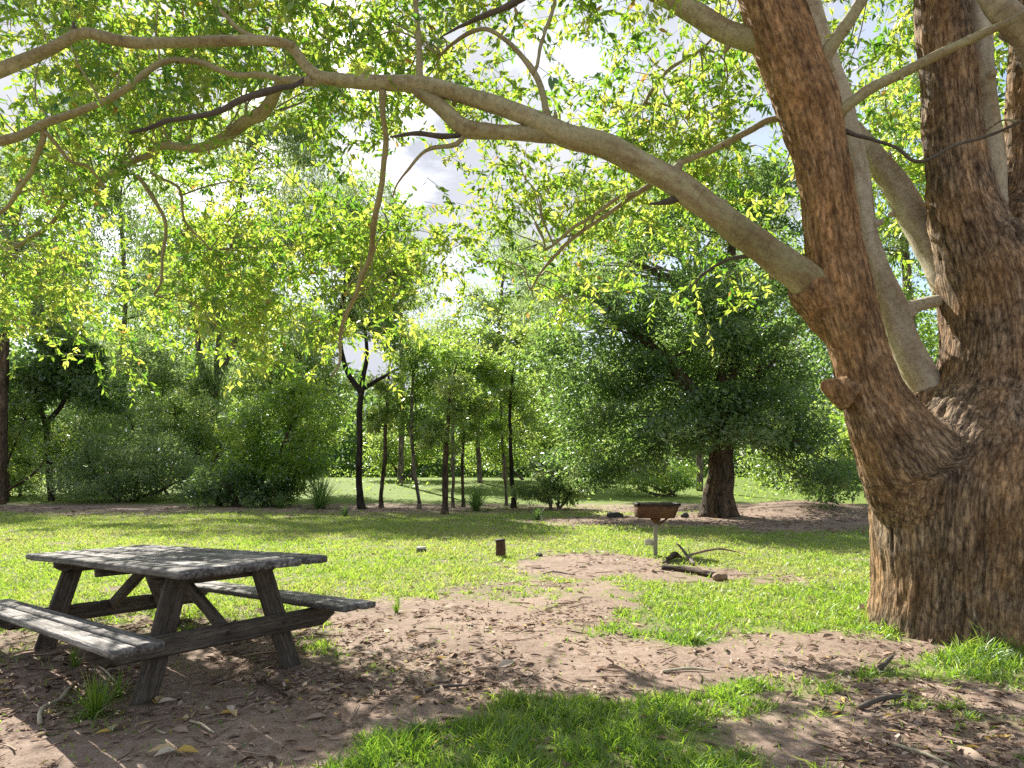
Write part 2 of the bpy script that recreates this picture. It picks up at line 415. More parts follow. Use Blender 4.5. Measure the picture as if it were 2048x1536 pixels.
def build_grass():
    x, y = scatter(700000, 2.6, 27, 1.55, 1.5)
    x = np.concatenate([x, rng.uniform(-3, 4, 40000)]); y = np.concatenate([y, rng.uniform(2.6, 4.2, 40000)])
    g = grass_cover(x, y)
    p = np.stack([x, y, np.zeros_like(x)], 1)
    cl = fbm(p * 6, 3, 77); 
    keep = rng.random(len(x)) < np.clip(g ** 1.7 * (.85 + 1.5 * cl), 0.008, 1)
    keep &= ~((np.hypot(x - 3.93, y - 5.65) < .74))
    x, y, g, cl = x[keep], y[keep], g[keep], cl[keep]
    n = len(x)
    far = sstep(4.5, 9, y)
    h = (.050 * (1 - far) + .042 * far) * rng.gamma(6, 1 / 6, n) * (.65 + .5 * g) * (1 + .5 * np.clip(cl, -1, 1))
    tall = sstep(1.1, .7, np.hypot(x - 3.9, y - 5.3)); h = h * (1 + 1.0 * tall)
    w = (.0045 + .0009 * y) * rng.uniform(.7, 1.3, n)
    az = rng.uniform(0, 2 * np.pi, n); lean = rng.uniform(.15, 1.1, n)
    d = np.stack([np.cos(az) * np.sin(lean), np.sin(az) * np.sin(lean), np.cos(lean)], 1)
    s = unit(np.cross(d, rdir(n)))
    b = np.stack([x, y, gz(x, y) - .004], 1)
    mid = b + d * (h * .55)[:, None]
    az2 = d * np.array([1, 1, .25]) + np.array([0, 0, .12])
    tip = mid + unit(az2) * (h * .55)[:, None]
    w = w[:, None]
    V = np.stack([b - s * w * .5, b + s * w * .5, mid + s * w * .4, mid - s * w * .4, tip], 1).reshape(-1, 3)
    i = np.arange(n)[:, None] * 5
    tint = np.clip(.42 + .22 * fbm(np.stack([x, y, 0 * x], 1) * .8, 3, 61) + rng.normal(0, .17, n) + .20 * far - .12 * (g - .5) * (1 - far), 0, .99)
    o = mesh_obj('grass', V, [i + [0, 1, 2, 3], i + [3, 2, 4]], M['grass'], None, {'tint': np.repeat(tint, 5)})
    tag(o, 'short green grass and scattered tufts over the ground', 'grass', kind='stuff')
    print('grass blades', n)
build_grass()

def build_litter():
    x, y = scatter(135000, 2.6, 26, 1.5, 1.45)
    g = grass_cover(x, y)
    p = np.stack([x, y, 0 * x], 1); cl = fbm(p * 2.2, 3, 88)
    keep = rng.random(len(x)) < np.clip((1 - g) * (.45 + 1.7 * cl), .10, 1) * (1 - .55 * sstep(5.5, 8, y) * (y < 13))
    keep &= rng.random(len(x)) > .6 * sstep(4.1, 3.6, y) * sstep(-.3, -.8, x)
    x, y = x[keep], y[keep]; n = len(x)
    az = rng.uniform(0, 2 * np.pi, n)
    L = rng.gamma(4.5, .0095, n) * (1 + .06 * y); Wd = L * rng.uniform(.18, .42, n)
    d = np.stack([np.cos(az), np.sin(az), rng.normal(0, .22, n)], 1)
    nr = unit(np.stack([rng.normal(0, .35, n), rng.normal(0, .35, n), np.ones(n)], 1))
    b = np.stack([x, y, gz(x, y) + rng.uniform(.004, .016, n)], 1)
    V, Q = leaves_fine(b, d, nr, L, Wd, rng.uniform(-.5, .6, n)[:, None], .2)
    tint = np.clip(rng.normal(.50, .23, n), 0, .985); tint[rng.random(n) < .012] = 1.0
    o = mesh_obj('leaf_litter', V, [Q], M['litter'], None, {'tint': np.repeat(tint, 6)})
    tag(o, 'dry brown leaves strewn over the bare earth', 'leaf litter', kind='stuff')
    mb = MB()
    x, y = scatter(1100, 2.7, 16, 1.3); g = grass_cover(x, y)
    for a, c in zip(x[g < .75], y[g < .75]):
        L = rng.uniform(.06, .28); th = rng.uniform(0, np.pi); r = rng.uniform(.0018, .0045) * (1 + .06 * c)
        dx, dy = np.cos(th) * L / 2, np.sin(th) * L / 2
        k = rng.normal(0, .012, 2)
        xs = np.array([a - dx, a + k[0], a + dx]); ys = np.array([c - dy, c + k[1], c + dy])
        zs = gz(xs, ys) + r + rng.uniform(0, .012, 3)
        tube(mb, np.stack([xs, ys, zs], 1), [r, r, r * .6], 4, .09, 0, caps=False, tint=float(np.clip(rng.normal(.55, .25), 0, .97)))
    o = mb.obj('twig_litter', M['litter']); tag(o, 'thin dry twigs scattered over the bare earth', 'twigs', kind='stuff')
build_litter()

# ------------------------------------------------------------------ the big gum tree
BASE = np.array([(1945 - 1024) / F * 5.65, 5.65, 0.0])
gum = empty('gum_tree', BASE, 'huge forked gum tree with rough brown bark and a limb arching over the table', 'tree')

def pxpath(lst, D):
    """lst of (px,py,halfwidth px[,depth]) -> points and radii in metres"""
    P, R = [], []
    for q in lst:
        d = q[3] if len(q) > 3 else D
        P.append(W(q[0], q[1], d)); R.append(q[2] / F * d)
    return np.array(P), np.array(R)

def build_trunk():
    stems = [
        ([(1945, 1365, 240), (1945, 1312, 212), (1946, 1260, 192), (1948, 1200, 184), (1950, 1120, 186), (1955, 990, 192), (1982, 870, 148), (2002, 770, 112), (2005, 650, 104), (1985, 540, 104), (1965, 470, 90)], 5.65),
        ([(1975, 560, 80), (1935, 440, 66), (1915, 340, 52), (1900, 200, 50), (1883, 0, 48), (1870, -250, 44), (1850, -600, 36), (1840, -1000, 28)], 5.60),
        ([(2005, 600, 80), (2045, 460, 60), (2052, 300, 40), (2058, 150, 36), (2075, -100, 34), (2100, -500, 28)], 5.72),
        ([(1960, 1190, 50, 5.80), (1908, 1060, 112, 5.62), (1838, 955, 100, 5.50), (1785, 870, 78, 5.45), (1747, 790, 58), (1720, 700, 52), (1692, 600, 54), (1670, 500, 53), (1657, 400, 51), (1638, 300, 52), (1612, 200, 59), (1575, 100, 58), (1540, 0, 54), (1480, -200, 50), (1420, -500, 40), (1390, -900, 30)], 5.45),
        ([(1720, 690, 40, 5.60), (1668, 622, 50, 5.54), (1630, 586, 45, 5.48), (1606, 563, 36, 5.44)], 5.5),
        ([(1895, 890, 56, 5.78), (1866, 825, 50, 5.83), (1852, 785, 38, 5.86)], 5.8),
        ([(1700, 790, 36), (1668, 778, 20), (1652, 770, 13), (1644, 767, 8)], 5.40),
    ]
    mb = MB(); SK = []
    off = 0.0
    for k, (lst, D) in enumerate(stems):
        P, R = pxpath(lst, D)
        tube(mb, P, R, 28, .05, .03, 40 + k)
        p, r = resample(P, R, .04); T, Nn, B = frames(p)
        L = np.concatenate([[0], np.cumsum(np.linalg.norm(np.diff(p, axis=0), axis=1))]) + p[0, 2]
        SK.append((p, r, T, Nn, B, L)); off += 3.3
    tmp = mb.obj('temporary', M['bark'])
    rm = tmp.modifiers.new('r', 'REMESH'); rm.mode = 'VOXEL'; rm.voxel_size = .016
    sm = tmp.modifiers.new('s', 'SMOOTH'); sm.iterations = 5; sm.factor = .5
    dg = bpy.context.evaluated_depsgraph_get(); ev = tmp.evaluated_get(dg); me = ev.to_mesh()
    nv = len(me.vertices); V = np.empty(nv * 3, np.float32); me.vertices.foreach_get('co', V); V = V.reshape(-1, 3).astype(float)
    NR = np.empty(nv * 3, np.float32); me.vertices.foreach_get('normal', NR); NR = NR.reshape(-1, 3).astype(float)
    npoly = len(me.polygons); tot = np.empty(npoly, np.int32); me.polygons.foreach_get('loop_total', tot)
    lv = np.empty(len(me.loops), np.int32); me.loops.foreach_get('vertex_index', lv)
    ls = np.empty(npoly, np.int32); me.polygons.foreach_get('loop_start', ls)
    polys = []
    for k in (3, 4):
        m = tot == k
        if m.any(): polys.append(lv[ls[m][:, None] + np.arange(k)[None, :]])
    ev.to_mesh_clear(); mesh_t = tmp.data; bpy.data.objects.remove(tmp); bpy.data.meshes.remove(mesh_t)
    # along-the-stem bark coordinates, blended softly where stems join
    bk = np.zeros_like(V); wsum = np.zeros(nv); wmax = np.zeros(nv)
    warm = np.zeros(nv)
    p0, L0 = SK[0][0], SK[0][5]
    for ks, (p, r, T, Nn, B, L) in enumerate(SK[:4]):
        jr = int(np.abs(p[:, 2] - 1.32).argmin()) if ks == 3 else 0        # where this stem leaves the main one
        k0 = 0 if ks == 0 else int(np.abs(p0[:, 2] - p[jr, 2]).argmin())
        ref = p[jr] - (p0[k0] - p0[0]) * (ks > 0); L = L - L[jr] + L0[k0]
        for a in range(0, nv, 8000):
            q = V[a:a + 8000]
            D = np.linalg.norm(q[:, None, :] - p[None], axis=2)
            j = D.argmin(1); dm = D[np.arange(len(q)), j] - r[j] * .9; o = q - p[j]
            if ks == 3: dm = dm + .9 * np.clip(1.50 - q[:, 2], 0, 2)
            e = np.stack([(o * Nn[j]).sum(1) + ref[0], (o * B[j]).sum(1) + ref[1], L[j] + (o * T[j]).sum(1)], 1)
            w = np.exp(-np.clip(dm / .02, -30, 30))
            bk[a:a + 8000] += e * w[:, None]; wsum[a:a + 8000] += w; warm[a:a + 8000] += w * (ks == 3) * sstep(1.2, 2.4, q[:, 2]); wmax[a:a + 8000] = np.maximum(wmax[a:a + 8000], w)
    bk /= wsum[:, None]; warm /= wsum
    st = bk * np.array([13, 13, 2.4])
    ridge = 1 - np.abs(fbm(st + .4 * fbm(bk * 4, 2, 3)[:, None], 4, 7, .55)) * 2.6
    fine = fbm(bk * np.array([32, 32, 7]), 3, 17)
    lump = fbm(V * 2.3, 3, 27)
    tw = sstep(.4, .05, V[:, 2])
    conf = np.clip((wmax / wsum - .5) * 2, 0, 1) ** 2; conf = .45 + .55 * conf; fine = fine * conf; ridge = .3 + (ridge - .3) * conf
    V = V + NR * (.014 * ridge + .011 * fine + .020 * lump - .007)[:, None]
    o = mesh_obj('trunk', V - BASE, polys, M['bark'], gum, {'bk': bk, 'warm': warm}, True)
    print('trunk verts', nv)
build_trunk()

LIMBS = []   # (material, path, depth default, seg)
S_ = 'smooth'
LIMBS += [
 (S_, [(1715, 680, 40, 5.62), (1668, 622, 46, 5.56), (1620, 575, 47, 5.47), (1580, 540, 42, 5.40), (1500, 475, 36, 5.35), (1400, 400, 35, 5.3), (1300, 332, 33, 5.3), (1200, 287, 31, 5.3), (1120, 262, 28, 5.3), (1050, 235, 24, 5.3), (950, 200, 22, 5.3), (850, 175, 22, 5.3), (750, 165, 19, 5.3), (650, 158, 16, 5.3), (612, 138, 15, 5.3), (580, 98, 14, 5.25), (540, 86, 13, 5.2), (400, 84, 13, 5.1), (250, 80, 13, 5.0), (165, 68, 14, 5.0), (100, 98, 14, 5.0), (0, 142, 16, 5.0), (-150, 205, 14, 5.0), (-320, 250, 9, 5.0)]),
 (S_, [(1140, 264, 26, 5.3), (1060, 266, 20, 5.32), (990, 266, 19, 5.34), (930, 255, 24, 5.34), (885, 215, 20, 5.33), (830, 178, 15, 5.3)]),
 (S_, [(650, 158, 10, 5.3), (590, 155, 9, 5.35), (450, 145, 8, 5.5), (335, 125, 8, 5.6), (260, 175, 9, 5.6), (200, 205, 10, 5.65), (80, 256, 11, 5.7), (0, 286, 13, 5.7), (-110, 310, 9, 5.7)]),
 (S_, [(620, 160, 12, 5.3), (568, 172, 12, 5.5), (540, 215, 17, 5.8), (470, 265, 15, 6.2), (400, 290, 12, 6.6), (330, 292, 9, 6.9), (250, 332, 8, 7.3), (180, 378, 7, 7.6), (130, 400, 6, 7.8), (90, 450, 5, 8.0), (0, 520, 5, 8.2)]),
 (S_, [(1575, 105, 34, 5.45), (1525, 92, 31, 5.5), (1450, 60, 29, 5.6), (1380, 22, 27, 5.7), (1300, -25, 25, 5.8), (1150, -120, 20, 6.0), (900, -220, 12, 6.2)]),
 (S_, [(1650, 150, 26, 5.4), (1650, 115, 20, 5.35), (1682, 60, 17, 5.3), (1718, 5, 15, 5.3), (1760, -80, 13, 5.3), (1800, -250, 8, 5.3)]),
 (S_, [(1665, 245, 26, 5.42), (1690, 215, 15, 5.3), (1740, 178, 14, 5.25), (1800, 150, 13, 5.2), (1900, 100, 12, 5.1), (2000, 52, 10, 5.0), (2040, 28, 9, 5.0), (2100, -20, 7, 5.0)]),
 (S_, [(765, 178, 10, 5.3), (766, 230, 8, 5.4), (768, 300, 8, 5.6), (756, 420, 9, 6.0), (740, 510, 8, 6.4), (712, 580, 7, 6.7), (682, 650, 6, 7.0), (676, 715, 4, 7.1), (664, 755, 2.5, 7.1)]),
 (S_, [(846, 170, 11, 5.3), (838, 100, 9, 5.3), (832, 0, 8, 5.3), (822, -90, 6, 5.3)]),
 (S_, [(1098, 240, 11, 5.3), (1082, 175, 9, 5.35), (1050, 125, 8, 5.4), (1000, 70, 6, 5.5), (950, 62, 6, 5.6), (880, 110, 4, 5.8)]),
 (S_, [(1066, 150, 6, 5.35), (1085, 80, 5, 5.4), (1110, 0, 5, 5.4), (1125, -60, 4, 5.4)]),
 (S_, [(590, 90, 8, 5.25), (500, 65, 6, 5.3), (455, 25, 6, 5.3), (415, -15, 5, 5.3)]),
 ('dead', [(880, 75, 2, 5.3), (925, 48, 5, 5.2), (980, 22, 8, 5.1), (1045, -8, 9, 5.0), (1100, -40, 8, 5.0)]),
 ('dead', [(608, 158, 6, 5.31), (540, 176, 9, 5.22), (480, 190, 9, 5.15), (430, 214, 8, 5.1), (330, 234, 7, 5.05), (258, 266, 4, 5.0)]),
 ('dead', [(925, 268, 8, 5.34), (880, 276, 8, 5.3), (830, 268, 6, 5.28), (780, 274, 2.5, 5.25)]),
 (S_, [(935, 262, 9, 5.34), (900, 284, 7, 5.33), (850, 300, 5, 5.4), (810, 345, 3.5, 5.5), (785, 395, 2.5, 5.6)]),
 ('dead', [(160, 72, 9, 5.0), (150, 50, 6, 4.98), (146, 42, 2, 4.97)]),
 (S_, [(1562, 236, 9, 5.8), (1470, 280, 9, 5.9), (1350, 338, 8, 6.1), (1290, 378, 7, 6.3), (1200, 430, 6, 6.6), (1120, 505, 5, 6.9), (1060, 580, 3, 7.1)]),
 (S_, [(1300, 372, 6, 6.3), (1240, 395, 6, 6.4), (1160, 455, 5, 6.7), (1090, 500, 4, 6.9)]),
 ('dead', [(1590, 520, 7, 5.5), (1500, 505, 6, 5.7), (1430, 530, 4, 5.9), (1380, 575, 3, 6.0)]),
 ('dead', [(1360, 395, 14, 5.3), (1330, 405, 8, 5.27), (1300, 408, 3, 5.25)]),
 ('dead', [(1690, 262, 6, 5.35), (1740, 280, 4.5, 5.3), (1790, 300, 4.5, 5.25), (1840, 330, 5, 5.2), (1920, 285, 4.5, 5.15), (1985, 262, 4, 5.1), (2060, 236, 3.5, 5.1)]),
 (S_, [(1290, 205, 5, 6.5), (1320, 160, 5, 6.5), (1345, 130, 5, 6.5), (1400, 98, 4, 6.5), (1440, 60, 3, 6.5)]),
 (S_, [(88, 254, 8, 5.7), (72, 330, 7, 5.9), (30, 392, 6, 6.2), (-30, 440, 5, 6.4)]),
 (S_, [(90, 262, 6, 5.7), (140, 320, 5, 5.9), (180, 335, 5, 6.1), (210, 375, 4, 6.3)]),
 (S_, [(275, 350, 6, 6.9), (310, 400, 6, 7.0), (332, 450, 5, 7.1), (322, 530, 4, 7.2), (308, 590, 3, 7.2)]),
 (S_, [(300, 345, 4, 6.9), (355, 370, 4, 7.1), (365, 440, 3.5, 7.2), (420, 500, 3, 7.3)]),
]
PALE = [
 ('pale', [(1880, 860, 50, 5.80), (1858, 800, 47, 5.85), (1845, 760, 40, 5.85), (1812, 690, 37, 5.9), (1785, 620, 36, 5.9), (1752, 530, 32, 5.9), (1722, 410, 29, 5.95), (1692, 260, 28, 6.0), (1655, 130, 32, 6.0), (1622, 20, 33, 6.0), (1590, -150, 28, 6.0), (1560, -420, 20, 6.0)]),
 ('pale', [(1905, 570, 50, 5.8), (1872, 505, 40, 5.9), (1835, 440, 37, 6.0), (1772, 345, 33, 6.1), (1705, 262, 28, 6.2), (1640, 215, 18, 6.2), (1562, 236, 10, 5.85)]),
 ('pale', [(1990, 520, 40, 5.70), (1990, 420, 34, 5.70), (1980, 300, 33, 5.68), (1966, 200, 31, 5.66), (1956, 0, 33, 5.65), (1945, -250, 28, 5.65), (1930, -600, 18, 5.65)]),
 ('pale', [(1800, 622, 20, 5.9), (1840, 612, 16, 5.85), (1890, 600, 16, 5.75)]),
 ('pale', [(2056, 330, 28, 5.70), (2095, 215, 36, 5.50), (2075, 110, 36, 5.32), (2012, 32, 33, 5.2), (1960, -40, 30, 5.2), (1880, -160, 24, 5.2), (1760, -400, 14, 5.2)]),
]
for k, (mt, lst) in enumerate(LIMBS + PALE):
    P, R = pxpath(lst, 5.5); R = R * (.75 if R.max() > .06 else .70)
    mb = MB(); big = R.max() > .06
    tube(mb, P, R, 20 if big else 9, .035 if big else .045, .085 if big else (.2 if mt == 'dead' else .13), 100 + k, .03 if big else .05)
    if big and mt != 'dead':      # knots and snapped side shoots
        p, r = resample(P, R, .1)
        T, Nn, Bb = frames(p)
        for q in np.arange(6, len(p) - 3, 5):
            q = int(np.clip(q + rng.integers(-2, 3), 2, len(p) - 2)); a = rng.uniform(0, 6.28); o = Nn[q] * np.cos(a) + Bb[q] * np.sin(a)
            rr = r[q] * rng.uniform(.22, .42); ln = r[q] * rng.uniform(.15, .75)
            tube(mb, np.stack([p[q] + o * r[q] * .55, p[q] + o * (r[q] + ln * .4), p[q] + o * (r[q] + ln) + T[q] * ln * .4]), [rr * 1.5, rr, rr * .5], 8, .02, .12, int(q))
    mb.obj('limb', M[mt], gum, True, BASE)

# canopy: sprays of leaves filling the space over the clearing
ROWS = [(-420, -300, '4444555555555544'), (-300, -160, '5566666666666655'), (-160, 0, '6666777766777766'),  # rows above the frame: unseen upper canopy, added to cast shade below
        (0, 80, '7756577846787645'), (80, 160, '5677768735887645'), (160, 240, '5788777765873434'), (240, 320, '5588755346863445'),
        (320, 400, '8777666465542644'), (400, 480, '8877776466432422'), (480, 560, '8888874376321310'),
        (560, 640, '8778972175110200'), (640, 700, '5765960000000000'), (700, 745, '0502630000000000')]
SUNNY = [(50, 1530, 270, 150, .99), (880, 1265, 330, 95, .95), (1450, 1300, 400, 50, .6), (560, 1500, 150, 35, .7)]
def build_canopy():
    cells = []
    for y0, y1, s in ROWS:
        for c, ch in enumerate(s):
            v = int(ch)
            if v: cells.append((c * 128 , y0, y1, (v / 9) ** 1.25))
    wts = np.array([c[3] * (c[2] - c[1]) for c in cells]); wts /= wts.sum()
    NS = 14000
    pick = rng.choice(len(cells), NS, p=wts)
    px = np.array([cells[i][0] for i in pick]) + rng.uniform(-40, 168, NS)
    py = np.array([rng.uniform(cells[i][1], cells[i][2]) for i in pick])
    lo = 5.7 + 1.5 * sstep(150, 560, py) + .4 * sstep(1300, 1500, px) - .8 * (rng.random(NS) < .06)
    hi = 8.2 + 1.6 * sstep(200, 500, py) * sstep(700, 450, px)
    Y = lo + (hi - lo) * rng.random(NS) ** .9
    # sprays hang together in clumps
    P = np.stack([(px - 1024) / F * Y, Y, HC + (YH - py) / F * Y], 1)
    cn = fbm(P * 1.1, 3, 123)
    keep = cn > -.12 + .10 * rng.normal(size=NS)
    # where the sun comes through: holes in the foliage along the sunbeams
    hx = P[:, 0] + .472 * P[:, 2]; hy = P[:, 1] - 1.049 * P[:, 2]
    hn = fbm(np.stack([hx * 1.25, hy * .9, 0 * hx], 1), 3, 321)
    hole = sstep(.04, .18, hn) * .75
    for cx, cy, rx, ry, wt in SUNNY:
        yy = np.maximum(hy, .8); u = 1024 + F * hx / yy; v = YH + F * HC / yy
        hole = np.maximum(hole, wt * np.exp(-np.maximum(((u - cx) / rx) ** 2 + ((v - cy) / ry) ** 2 - .6, 0) * 2))
    shady = np.zeros(NS)
    for cx, cy, rx, ry in ((480, 1430, 260, 80), (1250, 1480, 520, 80)):
        yy = np.maximum(hy, .8); u = 1024 + F * hx / yy; v = YH + F * HC / yy
        shady = np.maximum(shady, np.exp(-np.maximum(((u - cx) / rx) ** 2 + ((v - cy) / ry) ** 2 - .6, 0) * 2))
    hole = hole * (1 - .8 * shady); keep |= rng.random(NS) < .8 * shady
    keep &= rng.random(NS) > hole
    P = P[keep]
    NS = len(P)
    nl = 14
    print('sprays', NS); ax = unit(np.stack([rng.normal(0, 1, NS), rng.normal(0, 1, NS), rng.normal(-.35, .45, NS)], 1))
    LEN = rng.uniform(.22, .50, NS)
    t = (np.arange(nl) + .5)[None, :] / nl + rng.uniform(-.03, .03, (NS, nl))
    t = np.clip(.12 + .88 * t, 0, 1)
    pos = P[:, None, :] + ax[:, None, :] * (t * LEN[:, None])[..., None]
    pos[..., 2] -= (t ** 2) * (.12 * LEN[:, None])
    d = unit(ax[:, None, :] * .55 + rng.normal(0, .75, (NS, nl, 3)) + np.array([0, 0, -.28]))
    n = unit(rng.normal(0, .62, (NS, nl, 3)) + np.array([-.15, .3, .75]))
    cnt = NS * nl
    L = rng.uniform(.055, .112, cnt); Wd = L * rng.uniform(.26, .42, cnt)
    V, Q = leaves_fine(pos.reshape(-1, 3), d.reshape(-1, 3), n.reshape(-1, 3), L, Wd, .22, .12)
    tint = np.clip(np.repeat(rng.normal(.46, .26, NS), nl) + rng.normal(0, .15, cnt) + .10 * np.repeat(sstep(3.2, 1.9, P[:, 2] - .1 * P[:, 1]), nl), 0, .93)  # lower leaves get a yellower tint: backlit glow put into their colour
    tint[rng.random(cnt) < .010] = 1.0
    mesh_obj('foliage', V - BASE, [Q], M['canopy'], gum, {'tint': np.repeat(tint, 6)})
    mb = MB()
    for i in range(NS):
        a = P[i] - ax[i] * rng.uniform(.02, .10) + rng.normal(0, .02, 3)
        e = P[i] + ax[i] * LEN[i]; e[2] -= .12 * LEN[i]
        tube(mb, np.stack([a, P[i] + ax[i] * LEN[i] * .45 + rng.normal(0, .012, 3), e]), [.003, .0022, .0008], 3, .12, 0, caps=False)
    # finer side branches reaching from the limbs into the leaves
    src = []
    for mt, lst in LIMBS:
        p, r = pxpath(lst, 5.5); p, r = resample(p, r, .12); src.append(np.concatenate([p, r[:, None]], 1))
    src = np.concatenate(src)
    tgt = P[rng.choice(NS, 520, replace=False)]
    for q in tgt:
        dd = np.linalg.norm(src[:, :3] - q, axis=1); j = dd.argmin(); s0 = src[j]
        if dd[j] > 1.3 or dd[j] < .25: continue
        m1 = s0[:3] * .6 + q * .4 + rng.normal(0, .10, 3) * dd[j] + np.array([0, 0, .10 * dd[j]])
        r0 = min(s0[3] * .6, .006 + .004 * dd[j])
        tube(mb, np.stack([s0[:3], m1, q]), [r0, r0 * .7, .003], 5, .08, .12, j, .09, caps=False)
    mb.obj('twigs', M['smooth'], gum, True, BASE)
    print('canopy leaves', cnt)
build_canopy()

# ------------------------------------------------------------------ trees and shrubs behind
def crown_leaves(blobs, style, leaf_n, clump_r, leaf_len, seed, flat=(1.15, .72)):
    """blobs: (px,py,rx,ry,Y) in the frame's pixels at distance Y; depth radius about .75*rx"""
    rs = np.random.default_rng(seed)
    area = np.array([b[2] * b[3] * (b[4] ** 2) for b in blobs]); share = area / area.sum()
    C = []
    for b, s in zip(blobs, share):
        px, py, rx, ry, Y = b[:5]
        R = np.array([rx / F * Y, .8 * rx / F * Y, ry / F * Y])
        vol = R[0] * R[1] * R[2]
        nc = max(6, int(3.7 * vol ** .75 / clump_r ** 1.6))
        q = rs.normal(size=(nc, 3)); q /= np.linalg.norm(q, axis=1, keepdims=True)
        q *= (rs.random(nc) ** .42)[:, None] * rs.uniform(.75, 1.12, nc)[:, None]
        C.append(W(px, py, Y) + q * R)
    C = np.concatenate(C); C = C[C[:, 2] > .15]
    hx = C[:, 0] + .472 * C[:, 2]; hy = np.maximum(C[:, 1] - 1.049 * C[:, 2], 1.0); u = 1024 + F * hx / hy; v = YH + F * HC / hy
    lit = np.zeros(len(C))
    for cx, cy, rx, ry in ((420, 1042, 420, 13), (1110, 1047, 190, 9), (150, 1075, 330, 22), (1500, 1110, 300, 30)):
        lit = np.maximum(lit, np.exp(-np.maximum(((u - cx) / rx) ** 2 + ((v - cy) / ry) ** 2 - .7, 0) * 2))
    C = C[rs.random(len(C)) > lit * (.75 if C[:, 1].mean() > 31 else .35)]
    per = max(6, int(leaf_n / len(C))); nc = len(C)
    cr = clump_r * rs.uniform(.6, 1.7, nc)
    off = rs.normal(size=(nc, per, 3)); off /= np.linalg.norm(off, axis=2, keepdims=True)
    off = off * (rs.random((nc, per, 1)) ** .45) * cr[:, None, None] * np.array([flat[0], flat[0], flat[1]])
    pos = C[:, None, :] + off
    n = nc * per
    ctint = rs.normal(.5, .24, nc)
    out = unit(off + 1e-6)
    if style == 'droop':
        d = unit(out * .35 + rs.normal(0, .45, (nc, per, 3)) + np.array([0, 0, -.75])); nr = rs.normal(0, 1, (nc, per, 3)); ar = .24
    elif style == 'needle':
        d = unit(out * .6 + rs.normal(0, .45, (nc, per, 3)) + np.array([0, 0, -.15])); nr = rs.normal(0, 1, (nc, per, 3)); ar = .10
    else:
        d = unit(out * .7 + rs.normal(0, .65, (nc, per, 3)) + np.array([0, 0, -.15])); nr = unit(rs.normal(0, .6, (nc, per, 3)) + np.array([0, 0, .8])); ar = .42
    L = leaf_len * rs.uniform(.65, 1.3, n)
    pos = pos.reshape(-1, 3); pos[:, 2] = np.maximum(pos[:, 2], .08)
    V, Q = leaves_quad(pos, d.reshape(-1, 3), nr.reshape(-1, 3), L, L * ar * rs.uniform(.75, 1.25, n))
    tint = np.clip(np.repeat(ctint, per) + rs.normal(0, .14, n), 0, 1)
    return V, Q, np.repeat(tint, 4), C

ORDER = [0]
def tree(name, label, cat, stems, blobs, leafmat, barkmat, leaf_n=9000, style='broad', clump=.45, leaf=.15, branches=26, group=None, bmin=.012, flat=(1.15, .72)):
    """stems: list of px paths (px,py,halfwidth,Y); the first one starts at the ground"""
    ORDER[0] += 1; sd = ORDER[0] * 17
    b0 = stems[0][0]; x0 = (b0[0] - 1024) / F * b0[3]
    base = np.array([x0, b0[3], gz(x0, b0[3])[0]])
    root = empty(name, base, label, cat, group)
    V, Q, tint, C = crown_leaves(blobs, style, int(leaf_n * (.95 if name == 'tall_gum' else 1.25)), clump, leaf * 1.2, sd, flat)
    mb = MB(); src = []
    for k, st in enumerate(stems):
        P, R = pxpath(st, 20)
        if k == 0: P[0, 2] = base[2] - .08
        tube(mb, P, R, 12 if R.max() > .1 else 7, .22, .08, sd + k, .05)
        p, r = resample(P, R, .25); src.append(np.concatenate([p, r[:, None]], 1)[len(p) // 3:])
    src = np.concatenate(src)
    rs = np.random.default_rng(sd + 1)
    for q in C[rs.choice(len(C), min(branches, len(C)), replace=False)]:
        dd = np.linalg.norm((src[:, :3] - q) * np.array([1, 1, 1.0]), axis=1) + np.maximum(src[:, 2] - q[2] + .2, 0) * 1.5
        j = dd.argmin(); s0 = src[j]; L = np.linalg.norm(s0[:3] - q)
        if L < .2: continue
        m1 = s0[:3] * .55 + q * .45 + rs.normal(0, .10, 3) * L + np.array([0, 0, .08 * L])
        r0 = min(s0[3] * .7, bmin + .008 * L)
        tube(mb, np.stack([s0[:3], m1, q]), [r0, r0 * .65, r0 * .25], 5, .3, .05, sd + j, .06, caps=False)
    mb.obj('trunk', M[barkmat], root, True, base)
    mesh_obj('crown', V - base, [Q], M[leafmat], root, {'tint': tint})
    return root

def B(*l, Y): return [(a, b, c, d, Y) for a, b, c, d in l]

